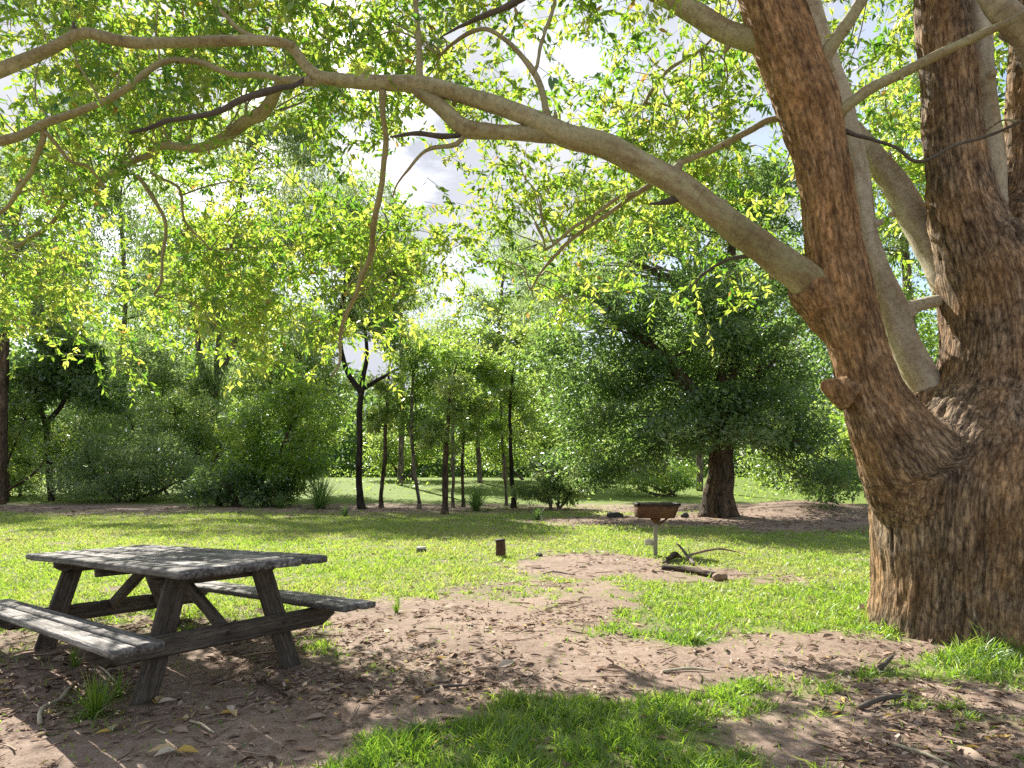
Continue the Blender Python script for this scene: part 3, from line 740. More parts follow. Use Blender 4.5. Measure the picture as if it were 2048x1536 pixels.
# big shady tree on the right
tree('shade_tree', 'broad dark leaved tree with a thick furrowed trunk behind the rusty barbecue', 'tree',
     [[(1438, 1040, 42, 19.9), (1438, 1010, 32, 19.9), (1440, 960, 26, 19.9), (1447, 860, 20, 19.9), (1455, 740, 19, 19.9), (1465, 600, 13, 19.9), (1462, 470, 7, 19.9)],
      [(1445, 880, 20, 19.9), (1390, 790, 14, 19.5), (1310, 700, 9, 19.2), (1240, 640, 5, 19)],
      [(1450, 830, 20, 19.9), (1520, 740, 12, 20.2), (1590, 660, 7, 20.4)],
      [(1458, 700, 14, 19.9), (1380, 590, 9, 20), (1300, 540, 6, 20), (1220, 500, 4, 20)]],
     B((1240, 690, 140, 130), (1385, 600, 150, 130), (1540, 640, 120, 160), (1190, 810, 110, 100), (1340, 810, 150, 110), (1500, 820, 120, 120), (1610, 880, 80, 100), (1140, 900, 60, 55), (1280, 890, 90, 50), Y=19.6)
     + B((1400, 730, 150, 120), (1560, 760, 100, 110), Y=21.5) + B((1350, 860, 80, 50), (1530, 870, 80, 50), (1470, 640, 90, 80), Y=18.2) + B((1200, 930, 90, 40), (1640, 960, 70, 45), Y=19) + B((1310, 460, 140, 70), (1490, 400, 130, 80), (1380, 350, 90, 50), (1160, 560, 120, 60), (1110, 700, 70, 50), (1600, 520, 90, 90), (1680, 960, 70, 55), Y=20),
     'dark', 'bgbark', 74000, 'broad', .50, .125, 130, None, .018, (1.25, .6))
# slim dark trunk in the middle
tree('slender_tree', 'slim black trunked tree forking at half height left of the clearing', 'tree',
     [[(724, 1022, 9, 24.5), (720, 985, 6.5, 24.5), (718, 900, 6, 24.5), (722, 780, 5.5, 24.5), (735, 715, 4, 24.5), (730, 660, 3, 24.5)],
      [(722, 785, 6, 24.5), (692, 735, 5, 24.5), (680, 660, 4, 24.4), (690, 560, 3, 24.3)],
      [(722, 780, 5, 24.5), (765, 755, 3.5, 24.6), (800, 735, 2, 24.7)]],
     B((700, 600, 70, 80), (770, 640, 75, 60), (740, 520, 85, 60), (810, 570, 50, 60), (650, 660, 55, 50), (830, 690, 40, 35), Y=24.5), 'mid', 'blackbark', 9000, 'broad', .38, .15, 30)
# saplings
SAP = [
 (762, 1015, 24.9, [(768, 930, 5), (772, 840, 4), (778, 740, 2.5)], [(790, 780, 50, 60), (760, 840, 40, 40)], 'reddish twin sapling just right of the slim black trunk', 'mid', 'bgbark', 5),
 (838, 1018, 24.5, [(828, 930, 4), (822, 840, 4), (826, 740, 3)], [(830, 780, 50, 70), (850, 700, 45, 50), (815, 860, 35, 30)], 'green stemmed sapling leaning left in front of the bright gap', 'bright', 'greybark', 4.5),
 (889, 1028, 22, [(890, 960, 8), (893, 900, 6), (900, 800, 4), (915, 720, 2)], [(890, 860, 50, 50), (905, 770, 45, 70)], 'stubby sapling with a thick brown stem nearest the lawn edge', 'mid', 'bgbark', 7),
 (906, 1016, 24.9, [(905, 920, 4), (906, 820, 4), (918, 680, 3)], [(910, 720, 55, 60), (940, 790, 40, 50)], 'tall straight sapling beside the stubby brown one', 'bright', 'greybark', 4),
 (926, 1014, 25.5, [(925, 930, 4), (928, 850, 3), (938, 760, 2)], [(950, 840, 45, 50), (960, 730, 50, 50)], 'thin sapling right behind the dark tussock', 'mid', 'bgbark', 4),
 (1012, 1012, 26.0, [(1008, 930, 4), (1004, 850, 3), (1000, 720, 2)], [(990, 760, 50, 70), (1000, 860, 40, 50)], 'pale thin sapling left of the dark twin stem', 'bright', 'greybark', 3.5),
 (1027, 1016, 25.0, [(1022, 930, 5), (1020, 850, 4), (1025, 740, 3)], [(1040, 770, 55, 60), (1050, 690, 50, 50), (1060, 860, 40, 40)], 'dark stemmed sapling at the right end of the sapling row', 'mid', 'blackbark', 6),
]
for px, py, Y, up, bl, lab, lm, bm, hw in SAP:
    Y = ground_Y(py)
    tree('sapling', lab, 'sapling', [[(px, py, hw * 1.25, Y), (px, py - 22, hw * .8, Y)] + [(a, b, c * .85, Y) for a, b, c in up]], B(*bl, Y=Y), lm, bm, 3200, 'broad', .32, .13, 14, 'saplings along the far edge of the lawn', .008)

# bushes (px, bottom py, blobs, ...)
BUSH = [
 ('bush', 'bright green bushy shrub left of the slim black trunk', 'shrub', (540, 1012), [(520, 850, 80, 80), (600, 820, 60, 90), (480, 920, 60, 70), (560, 940, 90, 60), (630, 900, 60, 80)], 'bright', 'bgbark', 17000, 'broad', .40, .15),
 ('bush', 'dark low bush at the foot of the bright green shrub', 'shrub', (480, 1014), [(450, 970, 80, 42), (540, 985, 80, 28), (400, 985, 50, 25)], 'dark', 'bgbark', 7000, 'broad', .3, .13),
 ('bush', 'feathery grey green shrub in front of the left treeline', 'shrub', (250, 1006), [(180, 930, 90, 65), (290, 915, 100, 75), (380, 950, 60, 50), (230, 970, 140, 30)], 'grey', 'bgbark', 24000, 'broad', .40, .115),
 ('bush', 'olive shrub at the left edge behind the lawn', 'shrub', (20, 1000), [(10, 890, 80, 70), (60, 930, 60, 55), (-80, 880, 90, 90), (20, 965, 90, 30)], 'mid', 'bgbark', 15000, 'broad', .4, .14),
 ('bush', 'tangled grey brown thicket of fine twigs behind the feathery shrub', 'shrub', (330, 998), [(260, 840, 120, 50), (360, 860, 90, 50), (150, 850, 70, 50)], 'grey', 'greybark', 11000, 'droop', .45, .16),
 ('bush', 'grey leafed bush with bare twigs right of the sapling row', 'shrub', (1110, 1018), [(1110, 950, 55, 45), (1080, 985, 55, 22), (1140, 985, 40, 22)], 'grey', 'greybark', 7000, 'broad', .28, .12),
 ('bush', 'low bright bush under the right end of the dark shady tree', 'shrub', (1660, 1008), [(1650, 940, 70, 40), (1700, 900, 60, 60), (1600, 960, 50, 30)], 'mid', 'bgbark', 9000, 'broad', .32, .13),
 ('bush', 'tall bright shrub seen between the two stems of the big gum', 'shrub', (1790, 1000), [(1790, 640, 90, 120), (1840, 780, 80, 110), (1740, 860, 70, 110)], 'bright', 'bgbark', 15000, 'broad', .42, .16),
 ('bush', 'leafy green bush hiding the foot of the far left gum', 'shrub', (-10, 1006), [(-20, 850, 70, 90), (50, 840, 60, 70), (-60, 930, 80, 60), (110, 890, 50, 60)], 'mid', 'bgbark', 15000, 'broad', .4, .13),
 ('bush', 'dense green shrub in front of the tall pale gum', 'shrub', (410, 1000), [(400, 860, 60, 80), (440, 900, 60, 70), (350, 830, 50, 60)], 'mid', 'bgbark', 12000, 'broad', .4, .13),
 ('bush', 'pale weeping bush in the bright gap left of the shady trunk', 'shrub', (1345, 1000), [(1345, 955, 60, 32), (1270, 962, 45, 26)], 'bright', 'greybark', 5000, 'droop', .34, .17),
 ('bush', 'pale green shrub behind the middle saplings', 'shrub', (830, 985), [(830, 880, 75, 70), (770, 900, 50, 50)], 'mid', 'greybark', 9000, 'broad', .5, .18),
 ('bush', 'light green shrub behind the right end of the sapling row', 'shrub', (1080, 985), [(1080, 870, 85, 75), (980, 905, 80, 45), (1170, 900, 60, 50)], 'mid', 'greybark', 13000, 'broad', .5, .18),
 ('bush', 'wide pale wattle above the feathery shrub', 'shrub', (300, 992), [(330, 760, 110, 80), (200, 800, 80, 70), (420, 820, 60, 70)], 'grey', 'greybark', 18000, 'broad', .55, .17),
 ('bush', 'tall mid green shrub between the pale gum and the slim black trunk', 'shrub', (590, 995), [(600, 720, 90, 80), (540, 770, 70, 70), (650, 800, 60, 90)], 'mid', 'bgbark', 18000, 'broad', .5, .17),
 ('bush', 'shaded shrub filling the space right of the furrowed shady trunk', 'shrub', (1560, 990), [(1560, 930, 90, 50), (1640, 850, 80, 70)], 'mid', 'bgbark', 11000, 'broad', .45, .16),
]
for nm, lab, cat, (bx, by), bl, lm, bm, n, sty, cl, lf in BUSH:
    Y = ground_Y(by)
    stems = []
    for k in range(4):
        ex, ey = bl[k % len(bl)][0], bl[k % len(bl)][1]
        stems.append([(bx + rng.uniform(-25, 25), by, 3.2, Y), ((bx + ex) / 2 + rng.uniform(-20, 20), (by + ey) / 2, 2.5, Y), (ex, ey, 1.5, Y)])
    tree(nm, lab, cat, stems, B(*bl, Y=Y), lm, bm, int(n * .62), sty, cl, lf * 1.05, 60, None, .012)

# middle-distance trees at the left
tree('treelet', 'small twisted dark tree rising from the left shrubs', 'tree',
     [[(104, 998, 7, 30), (98, 920, 6, 30), (88, 840, 5, 30), (70, 790, 3, 30)], [(90, 850, 5, 30), (130, 800, 4, 30), (150, 740, 3, 30)]],
     B((140, 720, 80, 70), (60, 760, 70, 60), (190, 790, 60, 50), Y=30), 'dark', 'blackbark', 14000, 'broad', .5, .18, 24)
tree('red_gum', 'reddish trunked gum at the far left edge of the photo', 'tree',
     [[(2, 1000, 10, 28), (4, 850, 10, 28), (8, 700, 9, 28), (14, 560, 7, 28), (40, 400, 5, 28)]],
     B((60, 520, 130, 90), (-60, 450, 120, 120), (110, 620, 80, 60), Y=28.5), 'grey', 'bgbark', 14000, 'droop', .55, .2, 24)
tree('tall_gum', 'tall pale gum with a forked grey trunk behind the green shrub', 'tree',
     [[(430, 985, 6.6, 38), (428, 900, 6.0, 38), (432, 780, 5.4, 38), (440, 640, 4.2, 38), (470, 450, 5, 38), (500, 280, 3, 38)], [(430, 800, 7, 38), (400, 700, 5, 38), (380, 560, 4, 38)], [(434, 760, 6, 38), (480, 660, 5, 38), (560, 480, 3, 38)]],
     B((500, 330, 140, 120), (600, 280, 100, 100), (380, 300, 110, 100), (560, 480, 110, 100), (380, 470, 110, 100), (470, 610, 110, 80), (420, 740, 70, 50), Y=38), 'grey', 'greybark', 40000, 'droop', .75, .24, 60, None, .02)
tree('tall_gum', 'tall grey green gum filling the sky behind the left treeline', 'tree',
     [[(230, 980, 6.6, 42), (235, 800, 5.4, 42), (250, 600, 4.2, 42), (240, 400, 4, 42)]],
     B((230, 420, 150, 110), (90, 350, 120, 110), (230, 260, 110, 90), (130, 540, 120, 90), (320, 590, 110, 80), (220, 700, 120, 70), Y=42), 'grey', 'greybark', 38000, 'droop', .8, .25, 50, None, .02)
tree('tall_gum', 'round crowned gum standing above the slim black trunked tree', 'tree',
     [[(800, 980, 6.0, 40), (805, 800, 4.8, 40), (800, 600, 3.6, 40), (790, 480, 4, 40)]],
     B((720, 400, 90, 80), (790, 510, 75, 70), (830, 590, 45, 50), (730, 600, 70, 60), (650, 480, 90, 80), (640, 640, 80, 60), Y=40), 'grey', 'greybark', 26000, 'droop', .6, .21, 44, None, .02)
tree('tall_gum', 'light green tree closing the gap behind the sapling row', 'tree',
     [[(960, 980, 5.4, 42), (955, 850, 4.2, 42), (950, 720, 4, 42)]],
     B((930, 720, 80, 75), (1030, 690, 80, 65), (870, 790, 60, 60), (980, 840, 110, 60), (1090, 800, 70, 70), Y=42), 'mid', 'greybark', 17000, 'broad', .65, .24, 34, None, .02)
tree('tall_gum', 'airy light green gum rising beside the sky gap at the centre', 'tree',
     [[(1010, 978, 6, 46), (1005, 800, 5, 46), (1000, 640, 4, 46), (1010, 520, 2, 46)]],
     B((1030, 500, 70, 70), (970, 600, 60, 45), (1060, 610, 70, 60), (890, 660, 60, 45), (820, 690, 60, 50), Y=46), 'mid', 'greybark', 16000, 'droop', .7, .24, 40, None, .02)
tree('tall_gum', 'sparse silvery gum showing above the dark shady tree', 'tree',
     [[(1400, 985, 7.2, 36), (1395, 800, 6.0, 36), (1390, 560, 4.8, 36), (1400, 380, 5, 36), (1410, 260, 3, 36)], [(1392, 560, 6, 36), (1300, 430, 4, 36)], [(1395, 520, 6, 36), (1490, 400, 4, 36)]],
     B((1400, 340, 110, 90), (1300, 450, 110, 80), (1500, 430, 100, 90), (1200, 560, 100, 80), (1110, 600, 90, 70), (1060, 520, 70, 60), (1180, 430, 90, 80), Y=36), 'grey', 'greybark', 30000, 'droop', .6, .2, 60, None, .02)
tree('tall_gum', 'sunlit gum behind the stems of the big tree at right', 'tree',
     [[(1840, 990, 12, 32), (1830, 750, 10, 32), (1810, 500, 7, 32), (1800, 300, 4, 32)]],
     B((1790, 330, 100, 100), (1740, 470, 80, 90), (1850, 480, 100, 90), (1990, 330, 100, 120), (1830, 170, 110, 80), (1740, 650, 70, 80), Y=32), 'mid', 'greybark', 22000, 'droop', .6, .22, 36, None, .02)

# strap-leaved tussocks
def tussock(px, py, h, n, label, spread=1.0):
    Y = ground_Y(py); x = (px - 1024) / F * Y; b = np.array([x, Y, gz(x, Y)[0]])
    az = rng.uniform(0, 2 * np.pi, n); lean = np.abs(rng.normal(.15, .5, n)) * spread
    L = h * rng.uniform(.7, 1.25, n); w = .016 * rng.uniform(.7, 1.3, n) * (Y / 20) ** .5
    o = np.stack([np.cos(az), np.sin(az), 0 * az], 1)
    p0 = o * rng.uniform(0, .10, n)[:, None] * h
    pts = [p0]
    for k in range(1, 5):
        a = lean + .42 * k * lean
        pts.append(pts[-1] + (o * np.sin(np.minimum(a, 2.4))[:, None] + np.array([0, 0, 1]) * np.cos(np.minimum(a, 2.4))[:, None]) * (L / 4)[:, None])
    s = np.stack([-np.sin(az), np.cos(az), 0 * az], 1); V = []
    for k, p in enumerate(pts):
        ww = (w * (1, 1, .85, .6, .08)[k])[:, None] * .5
        V += [p - s * ww, p + s * ww]
    V = np.stack(V, 1).reshape(-1, 3); V[:, 2] = np.maximum(V[:, 2], -.02)
    i = np.arange(n)[:, None] * 10
    Q = np.concatenate([i + [2 * k, 2 * k + 1, 2 * k + 3, 2 * k + 2] for k in range(4)])
    tint = np.repeat(np.clip(rng.normal(.42, .2, n), 0, 1), 10)
    o = mesh_obj('tussock', V, [Q], M['dark'] if Y > 8 else M['grass'], None, {'tint': tint}); o.location = b
    tag(o, label, 'tussock'); return o
tussock(640, 1018, 1.25, 420, 'large dark strap leafed tussock beside the slim black trunk')
tussock(440, 1012, .95, 300, 'dark tussock under the dark low bush at left')
tussock(952, 1022, .95, 320, 'dark tussock among the sapling stems')
tussock(560, 1016, .6, 200, 'small tussock between the two larger dark ones')
tussock(690, 1032, .35, 160, 'low green clump at the lawn edge left of the slim trunk', 1.6)
tussock(1075, 1040, .38, 200, 'low grey green clump on the litter in front of the grey bush', 1.6)
tussock(190, 1432, .24, 130, 'green grass tuft in the shade under the near bench of the table', 1.3)
tussock(235, 1385, .16, 60, 'short grass tuft at the foot of the near table leg', 1.5)
tussock(793, 1225, .15, 40, 'small upright grass tuft right of the far bench', .7)
tussock(1385, 1285, .12, 90, 'round bright grass tuft alone on the bare earth', 1.6)
tussock(150, 1330, .14, 50, 'sparse grass tuft behind the pale curved stick', 1.4)

# far wood closing the view
def far_wood():
    n = 190000
    px = rng.uniform(-900, 2950, n); Y = rng.uniform(58, 80, n)
    top = 700 + 70 * np.sin(px * .011) + 45 * np.sin(px * .031 + 1) + 60 * fbm(np.stack([px * .012, 0 * px, 0 * px], 1), 3, 4)
    top = top - 190 * sstep(700, 300, px) - 190 * sstep(1050, 1450, px)
    py = top + (990 - top) * rng.random(n) ** .7
    P = np.stack([(px - 1024) / F * Y, Y, HC + (YH - py) / F * Y], 1)
    cn = fbm(P * .38, 3, 55); P = P[(cn > -.5)]; n = len(P)
    P[:, 2] = np.maximum(P[:, 2], .1)
    L = rng.uniform(.4, .95, n)
    d = unit(rng.normal(0, 1, (n, 3)) + np.array([0, 0, -.4]))
    V, Q = leaves_quad(P, d, rdir(n), L, L * .45)
    tint = np.clip(.45 + .35 * fbm(P * .25, 2, 66) + rng.normal(0, .15, n), 0, 1)
    o = mesh_obj('far_wood', V, [Q], M['dark'], None, {'tint': np.repeat(tint, 4)})
    tag(o, 'far grey green wood closing the view behind the clearing', 'wood', kind='stuff')
far_wood()

# undergrowth strip along the treeline
def undergrowth():
    n = 26000
    px = rng.uniform(-700, 2500, n); py = rng.uniform(978, 1006, n)
    Y = ground_Y(py); x = (px - 1024) / F * Y
    keep = (fbm(np.stack([x * .35, Y * .35, 0 * x], 1), 3, 14) > .02) & ~((px > 745) & (px < 1420) & (rng.random(n) < .75))
    x, Y = x[keep], Y[keep]; n = len(x)
    z = gz(x, Y) + rng.random(n) ** 1.5 * .8
    L = rng.uniform(.10, .26, n)
    V, Q = leaves_quad(np.stack([x, Y, z], 1), rdir(n) + np.array([0, 0, .3]), rdir(n), L, L * .35)
    o = mesh_obj('undergrowth', V, [Q], M['mid'], None, {'tint': np.repeat(np.clip(rng.normal(.5, .2, n), 0, 1), 4)})
    tag(o, 'low green undergrowth beneath the far trees', 'undergrowth', kind='stuff')
undergrowth()

# ------------------------------------------------------------------ picnic table
TH = -.698; TILT = .046
tc = np.array([-2.61, 4.92, 0.0])
table = empty('picnic_table', tc, 'weathered grey timber picnic table with two attached benches on bare earth', 'picnic table')
table.rotation_euler = (0, -TILT, TH)
def board(mb, c, size, axis, seed, rag=.012, chip=.0, nl=44, nw=8, ends=None, shade=1.0):
    """a weathered board: centre c, size (length,width,thick) with length along axis (unit), thickness roughly up"""
    L, Wd, T = size
    ax = np.asarray(axis, float); ax /= np.linalg.norm(ax)
    up = np.array([0, 0, 1.]) if abs(ax[2]) < .9 else np.array([1., 0, 0])
    if ends is not None: up = np.asarray(ends, float)
    sd = np.cross(up, ax); sd /= np.linalg.norm(sd); up = np.cross(ax, sd)
    # ring profile around the board
    prof = []
    for k in range(nw + 1): prof.append((-.5 + k / nw, .5))
    for k in (1, 2): prof.append((.5, .5 - k / 3))
    for k in range(nw + 1): prof.append((.5 - k / nw, -.5))
    for k in (1, 2): prof.append((-.5, -.5 + k / 3))
    pr = np.array(prof); bev = min(.007, T * .2)
    py = pr[:, 0] * Wd; pz = pr[:, 1] * T
    corner = (np.abs(pr[:, 0]) > .49) & (np.abs(pr[:, 1]) > .49)
    py = np.where(corner, py - np.sign(py) * bev * .6, py); pz = np.where(corner, pz - np.sign(pz) * bev * .6, pz)
    m = len(pr); t = np.linspace(-.5, .5, nl)
    X = np.repeat(t[:, None] * L, m, 1); Yv = np.repeat(py[None], nl, 0).copy(); Z = np.repeat(pz[None], nl, 0).copy()
    q = np.stack([X.ravel() * 5, Yv.ravel() * 22, Z.ravel() * 22], 1) + seed * 11.3
    Z += .0035 * fbm(q, 3, seed).reshape(nl, m) + .003 * fbm(q * 4, 2, seed + 5).reshape(nl, m)
    Yv += .0035 * fbm(q, 3, seed + 9).reshape(nl, m)
    endw = np.zeros(nl); endw[0] = -1; endw[-1] = 1
    X += endw[:, None] * rag * (fbm(np.stack([py * 30, pz * 10, 0 * py], 1) + seed, 3, seed)[None])
    V = np.asarray(c) + X[..., None] * ax + Yv[..., None] * sd + Z[..., None] * up
    i = np.arange(nl - 1)[:, None] * m; j = np.arange(m)[None]; k2 = (j + 1) % m
    Q = np.stack([i + j, i + m + j, i + m + k2, i + k2], -1).reshape(-1, 4)
    V = V.reshape(-1, 3)
    bk = np.stack([Yv.ravel() + seed * .37, Z.ravel() + seed * .11, X.ravel() + seed * 1.7], 1)
    ca = V[:m].mean(0); cb = V[-m:].mean(0)
    V = np.concatenate([V, [ca], [cb]]); bk = np.concatenate([bk, [bk[:m].mean(0)], [bk[-m:].mean(0)]])
    a = len(V) - 2; jj = np.arange(m); kk = (jj + 1) % m
    caps = np.concatenate([np.stack([np.full(m, a), jj, kk], 1), np.stack([np.full(m, a + 1), (nl - 1) * m + kk, (nl - 1) * m + jj], 1)])
    mb.add(V, [Q, caps], bk=bk, shade=np.full(len(V), shade))

mb = MB(); TW = .98; nb = 5; bw = TW / nb
for k in range(nb):
    v = -TW / 2 + bw * (k + .5)
    board(mb, (rng.uniform(-.015, .015), v, .725 + rng.uniform(-.003, .003)), (2.92 + rng.uniform(-.04, .04), bw - .024, .05), (1, 0, 0), k + 1, .008, nl=70, shade=(.85, 1.15, .72, 1.05, .8)[k])
mb.obj('tabletop', M['wood'], table)
for s in (-1, 1):
    mb = MB()
    for k in range(2):
        board(mb, (0, s * (.565 + .145 * (k + .5)), .37 + rng.uniform(-.002, .002)), (2.94 + rng.uniform(-.03, .03), .130, .044), (1, 0, 0), 20 + k + 5 * s, .008, nl=70, shade=(.8, 1.15)[k])
    mb.obj('bench_seat', M['wood'], table)
for a in (-1, 1):
    for s in (-1, 1):
        mb = MB()
        top = np.array([a * .95, s * .27, .685]); foot = np.array([a * .95, s * .50, -.055 - a * .95 * TILT])
        ax = top - foot; L = np.linalg.norm(ax)
        board(mb, (top + foot) / 2, (L, .14, .05), ax, 40 + 3 * a + s, .004, nl=16, ends=(a, 0, 0))
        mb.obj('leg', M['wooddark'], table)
    mb = MB()   # seat bearer with its ends cut on a slope
    bx = a * (.95 + .052)
    for (y0, y1) in ((-.80, .80),):
        board(mb, (bx, 0, .27), (1.62, .135, .046), (0, 1, 0), 60 + a, .004, nl=30, ends=(1, 0, 0))
    v = mb.v[0]
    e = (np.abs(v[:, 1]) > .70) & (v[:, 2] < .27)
    v[e, 1] = np.sign(v[e, 1]) * (np.abs(v[e, 1]) - .11 * np.clip((.27 - v[e, 2]) / .07, 0, 1))
    mb.obj('cross_beam', M['wooddark'], table)
    for yv in (-.40, .40, 0):
        mb = MB(); tube(mb, [(bx + a * .018, yv, .275), (bx + a * .033, yv, .275)], [.014, .012], 10, .02, 0); mb.obj('bolt', M['soot'], table)
    mb = MB()
    board(mb, (a * (.95 - .053), 0, .652), (.86, .09, .046), (0, 1, 0), 70 + a, .004, nl=20, ends=(1, 0, 0))
    v = mb.v[0]; e = (np.abs(v[:, 1]) > .36) & (v[:, 2] < .65)
    v[e, 1] = np.sign(v[e, 1]) * (np.abs(v[e, 1]) - .07)
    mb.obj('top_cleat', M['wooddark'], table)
    mb = MB()
    A = np.array([a * .18, 0, .675]); Bp = np.array([a * .965, 0, .30]); ax = Bp - A
    board(mb, (A + Bp) / 2, (np.linalg.norm(ax), .09, .046), ax, 80 + a, .004, nl=16, ends=(0, 1, 0))
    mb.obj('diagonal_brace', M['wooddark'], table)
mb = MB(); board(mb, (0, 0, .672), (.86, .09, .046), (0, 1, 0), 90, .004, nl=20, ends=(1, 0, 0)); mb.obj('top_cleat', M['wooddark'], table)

# ------------------------------------------------------------------ rusty pedestal barbecue
def boxpts(x0, x1, y0, y1, z0, z1):
    v = np.array([(x, y, z) for z in (z0, z1) for y in (y0, y1) for x in (x0, x1)], float)
    return v, np.array([[0, 2, 3, 1], [4, 5, 7, 6], [0, 1, 5, 4], [2, 6, 7, 3], [0, 4, 6, 2], [1, 3, 7, 5]])
def plate(mb, quad, t):
    q = np.asarray(quad, float); n = np.cross(q[1] - q[0], q[2] - q[0]); n /= np.linalg.norm(n)
    v = np.concatenate([q - n * t / 2, q + n * t / 2])
    mb.add(v, [np.array([[0, 3, 2, 1], [4, 5, 6, 7], [0, 1, 5, 4], [1, 2, 6, 5], [2, 3, 7, 6], [3, 0, 4, 7]])])
gy = ground_Y(1110); gx = (1311 - 1024) / F * gy
bbq = empty('barbecue', (gx, gy, gz(gx, gy)[0]), 'rusty steel park barbecue box on a thin metal post', 'barbecue')
zt = .865; zb = .64; xl, xr, xbl, xbr = -.315, .345, -.305, .265; d0, d1 = -.22, .22
mb = MB()
T_ = [(xl, d0, zt), (xr, d0, zt), (xr, d1, zt), (xl, d1, zt)]; U_ = [(xbl, d0 + .02, zb), (xbr, d0 + .02, zb), (xbr, d1 - .02, zb), (xbl, d1 - .02, zb)]
for k in range(4):
    j = (k + 1) % 4; plate(mb, [U_[k], U_[j], T_[j], T_[k]], .006)
plate(mb, U_, .006)
mb.obj('firebox', M['rust'], bbq)
mb = MB()
for k in range(4):
    j = (k + 1) % 4; a, b = np.array(T_[k]), np.array(T_[j])
    o = np.array([0, 0, .012]); lo = np.minimum(a, b) - .014; hi = np.maximum(a, b) + .014
    v, f = boxpts(lo[0], hi[0], lo[1], hi[1], zt - .026 - .001 * k, zt + .012 + .001 * k); mb.add(v, [f])
mb.obj('rim', M['soot'], bbq)
mb = MB()
for k in range(13):
    x = xl + .05 + k * .05
    tube(mb, [(x, d0 + .02, zt - .035), (x, d1 - .02, zt - .035)], [.006, .006], 6, .2, 0)
mb.obj('grate', M['soot'], bbq)
mb = MB()
plate(mb, [(-.10, -.012, zb - .005), (.09, -.012, zb - .005), (.05, -.012, zb - .095), (-.03, -.012, zb - .095)], .02)
tube(mb, [(.22, 0, zb), (.15, 0, zb - .05), (.05, 0, zb - .12)], [.016, .016, .016], 8, .1, 0)
mb.obj('bracket', M['rust'], bbq)
mb = MB(); tube(mb, [(.01, .02, zb - .10), (.005, .02, .3), (.0, .02, -.1)], [.038, .036, .036], 12, .1, .01); mb.obj('post', M['post'], bbq, True)
mb = MB(); v, f = boxpts(-.16, -.02, .055, .063, .17, .27); mb.add(v, [f]); mb.obj('plate', M['palestone'], bbq)

# ------------------------------------------------------------------ small things on the lawn and the earth
def at(px, py):
    Y = ground_Y(py); x = (px - 1024) / F * Y; return np.array([x, Y, gz(x, Y)[0]])
def rock(px, py, r, label, mt, sq=(1, .8, .6), name='rock', cat='rock'):
    b = at(px, py)
    me = bpy.data.meshes.new(name); import bmesh
    bm = bmesh.new(); bmesh.ops.create_icosphere(bm, subdivisions=4, radius=1.0); bm.to_mesh(me); bm.free()
    co = np.empty(len(me.vertices) * 3, np.float32); me.vertices.foreach_get('co', co); co = co.reshape(-1, 3).astype(float)
    co *= (1 + .35 * fbm(co * 1.4 + px, 4, int(px)))[:, None]
    co = np.clip(co, -1.05, .92) * np.array(sq) * r
    me.vertices.foreach_set('co', co.astype(np.float32).ravel()); me.materials.append(mt)
    me.polygons.foreach_set('use_smooth', np.ones(len(me.polygons), bool)); me.update()
    o = bpy.data.objects.new(name, me); COL.objects.link(o); o.location = b + np.array([0, 0, r * sq[2] * .55])
    return tag(o, label, cat)
def stick(pts, rad, label, mt, name='stick', cat='stick', lift=0.0, seg=8, extra=None):
    """pts: (px,py,height above ground)"""
    P = []
    for px, py, h in pts:
        b = at(px, py); P.append(b + np.array([0, 0, h]))
    P = np.array(P); base = P[0].copy()
    mb = MB(); tube(mb, P, rad, seg, .04, .10, int(pts[0][0]), .012)
    for e in (extra or []):
        Q = np.array([at(a, b) + np.array([0, 0, c]) for a, b, c in e[0]]); tube(mb, Q, e[1], 6, .05, .1, int(e[0][0][0]), .01)
    o = mb.obj(name, mt, None, True, base); o.location = base
    return tag(o, label, cat)

# rusty short post
pb = at(1001, 1113)
st = empty('stump', pb, 'short rusty brown post standing on the lawn left of the bare barbecue patch', 'post')
mb = MB(); tube(mb, [(0, 0, -.05), (.004, 0, .12), (-.004, 0, .255)], [.078, .080, .076], 18, .03, .03, 3); mb.obj('post_shaft', M['rust'], st, True)
mb = MB(); tube(mb, [(-.004, 0, .250), (-.006, 0, .276)], [.088, .070], 18, .02, .03, 5); mb.obj('cap', M['soot'], st, True)
# little black block with a pale lid
kb = at(842, 1106)
bl = empty('marker_block', kb, 'small black block with a pale top lying on the sunlit lawn', 'block')
mb = MB(); v, f = boxpts(-.075, .075, -.06, .06, -.02, .065); v[:, :2] += rng.normal(0, .008, (8, 2)); mb.add(v, [f]); mb.obj('block_body', M['stone'], bl)
mb = MB(); v, f = boxpts(-.07, .085, -.062, .07, .066, .10); v[:, :2] += rng.normal(0, .008, (8, 2)); mb.add(v, [f]); mb.obj('block_top', M['palestone'], bl)

stick([(1325, 1142, .03), (1370, 1147, .035), (1430, 1158, .03)], [.04, .05, .05], 'dark fallen log with a cut end beside the barbecue post', M['bgbark'], 'log', 'log')
rock(1440, 1163, .085, 'broken reddish chunk of wood at the right end of the log', M['cut'], (1.1, .8, .7), 'wood_chunk', 'wood chunk')
stick([(1335, 1122, .06), (1350, 1120, .10), (1362, 1122, .07)], [.035, .05, .02], 'dark knotted stump of dead wood left of the log', M['bgbark'], 'dead_wood', 'dead wood',
      extra=[([(1335, 1122, .05), (1325, 1128, .02)], [.03, .015])])
stick([(1388, 1132, .02), (1368, 1120, .14), (1352, 1112, .22)], [.028, .022, .012], 'grey broken branch sticking up out of the fallen wood', M['greybark'], 'branch', 'branch',
      extra=[([(1388, 1132, .03), (1376, 1118, .16)], [.015, .006])])
stick([(1375, 1118, .04), (1410, 1112, .08), (1440, 1108, .07), (1475, 1110, .03), (1490, 1114, .02)], [.02, .022, .018, .012, .008], 'long thin wavy branch lying behind the log', M['cut'], 'branch', 'branch')
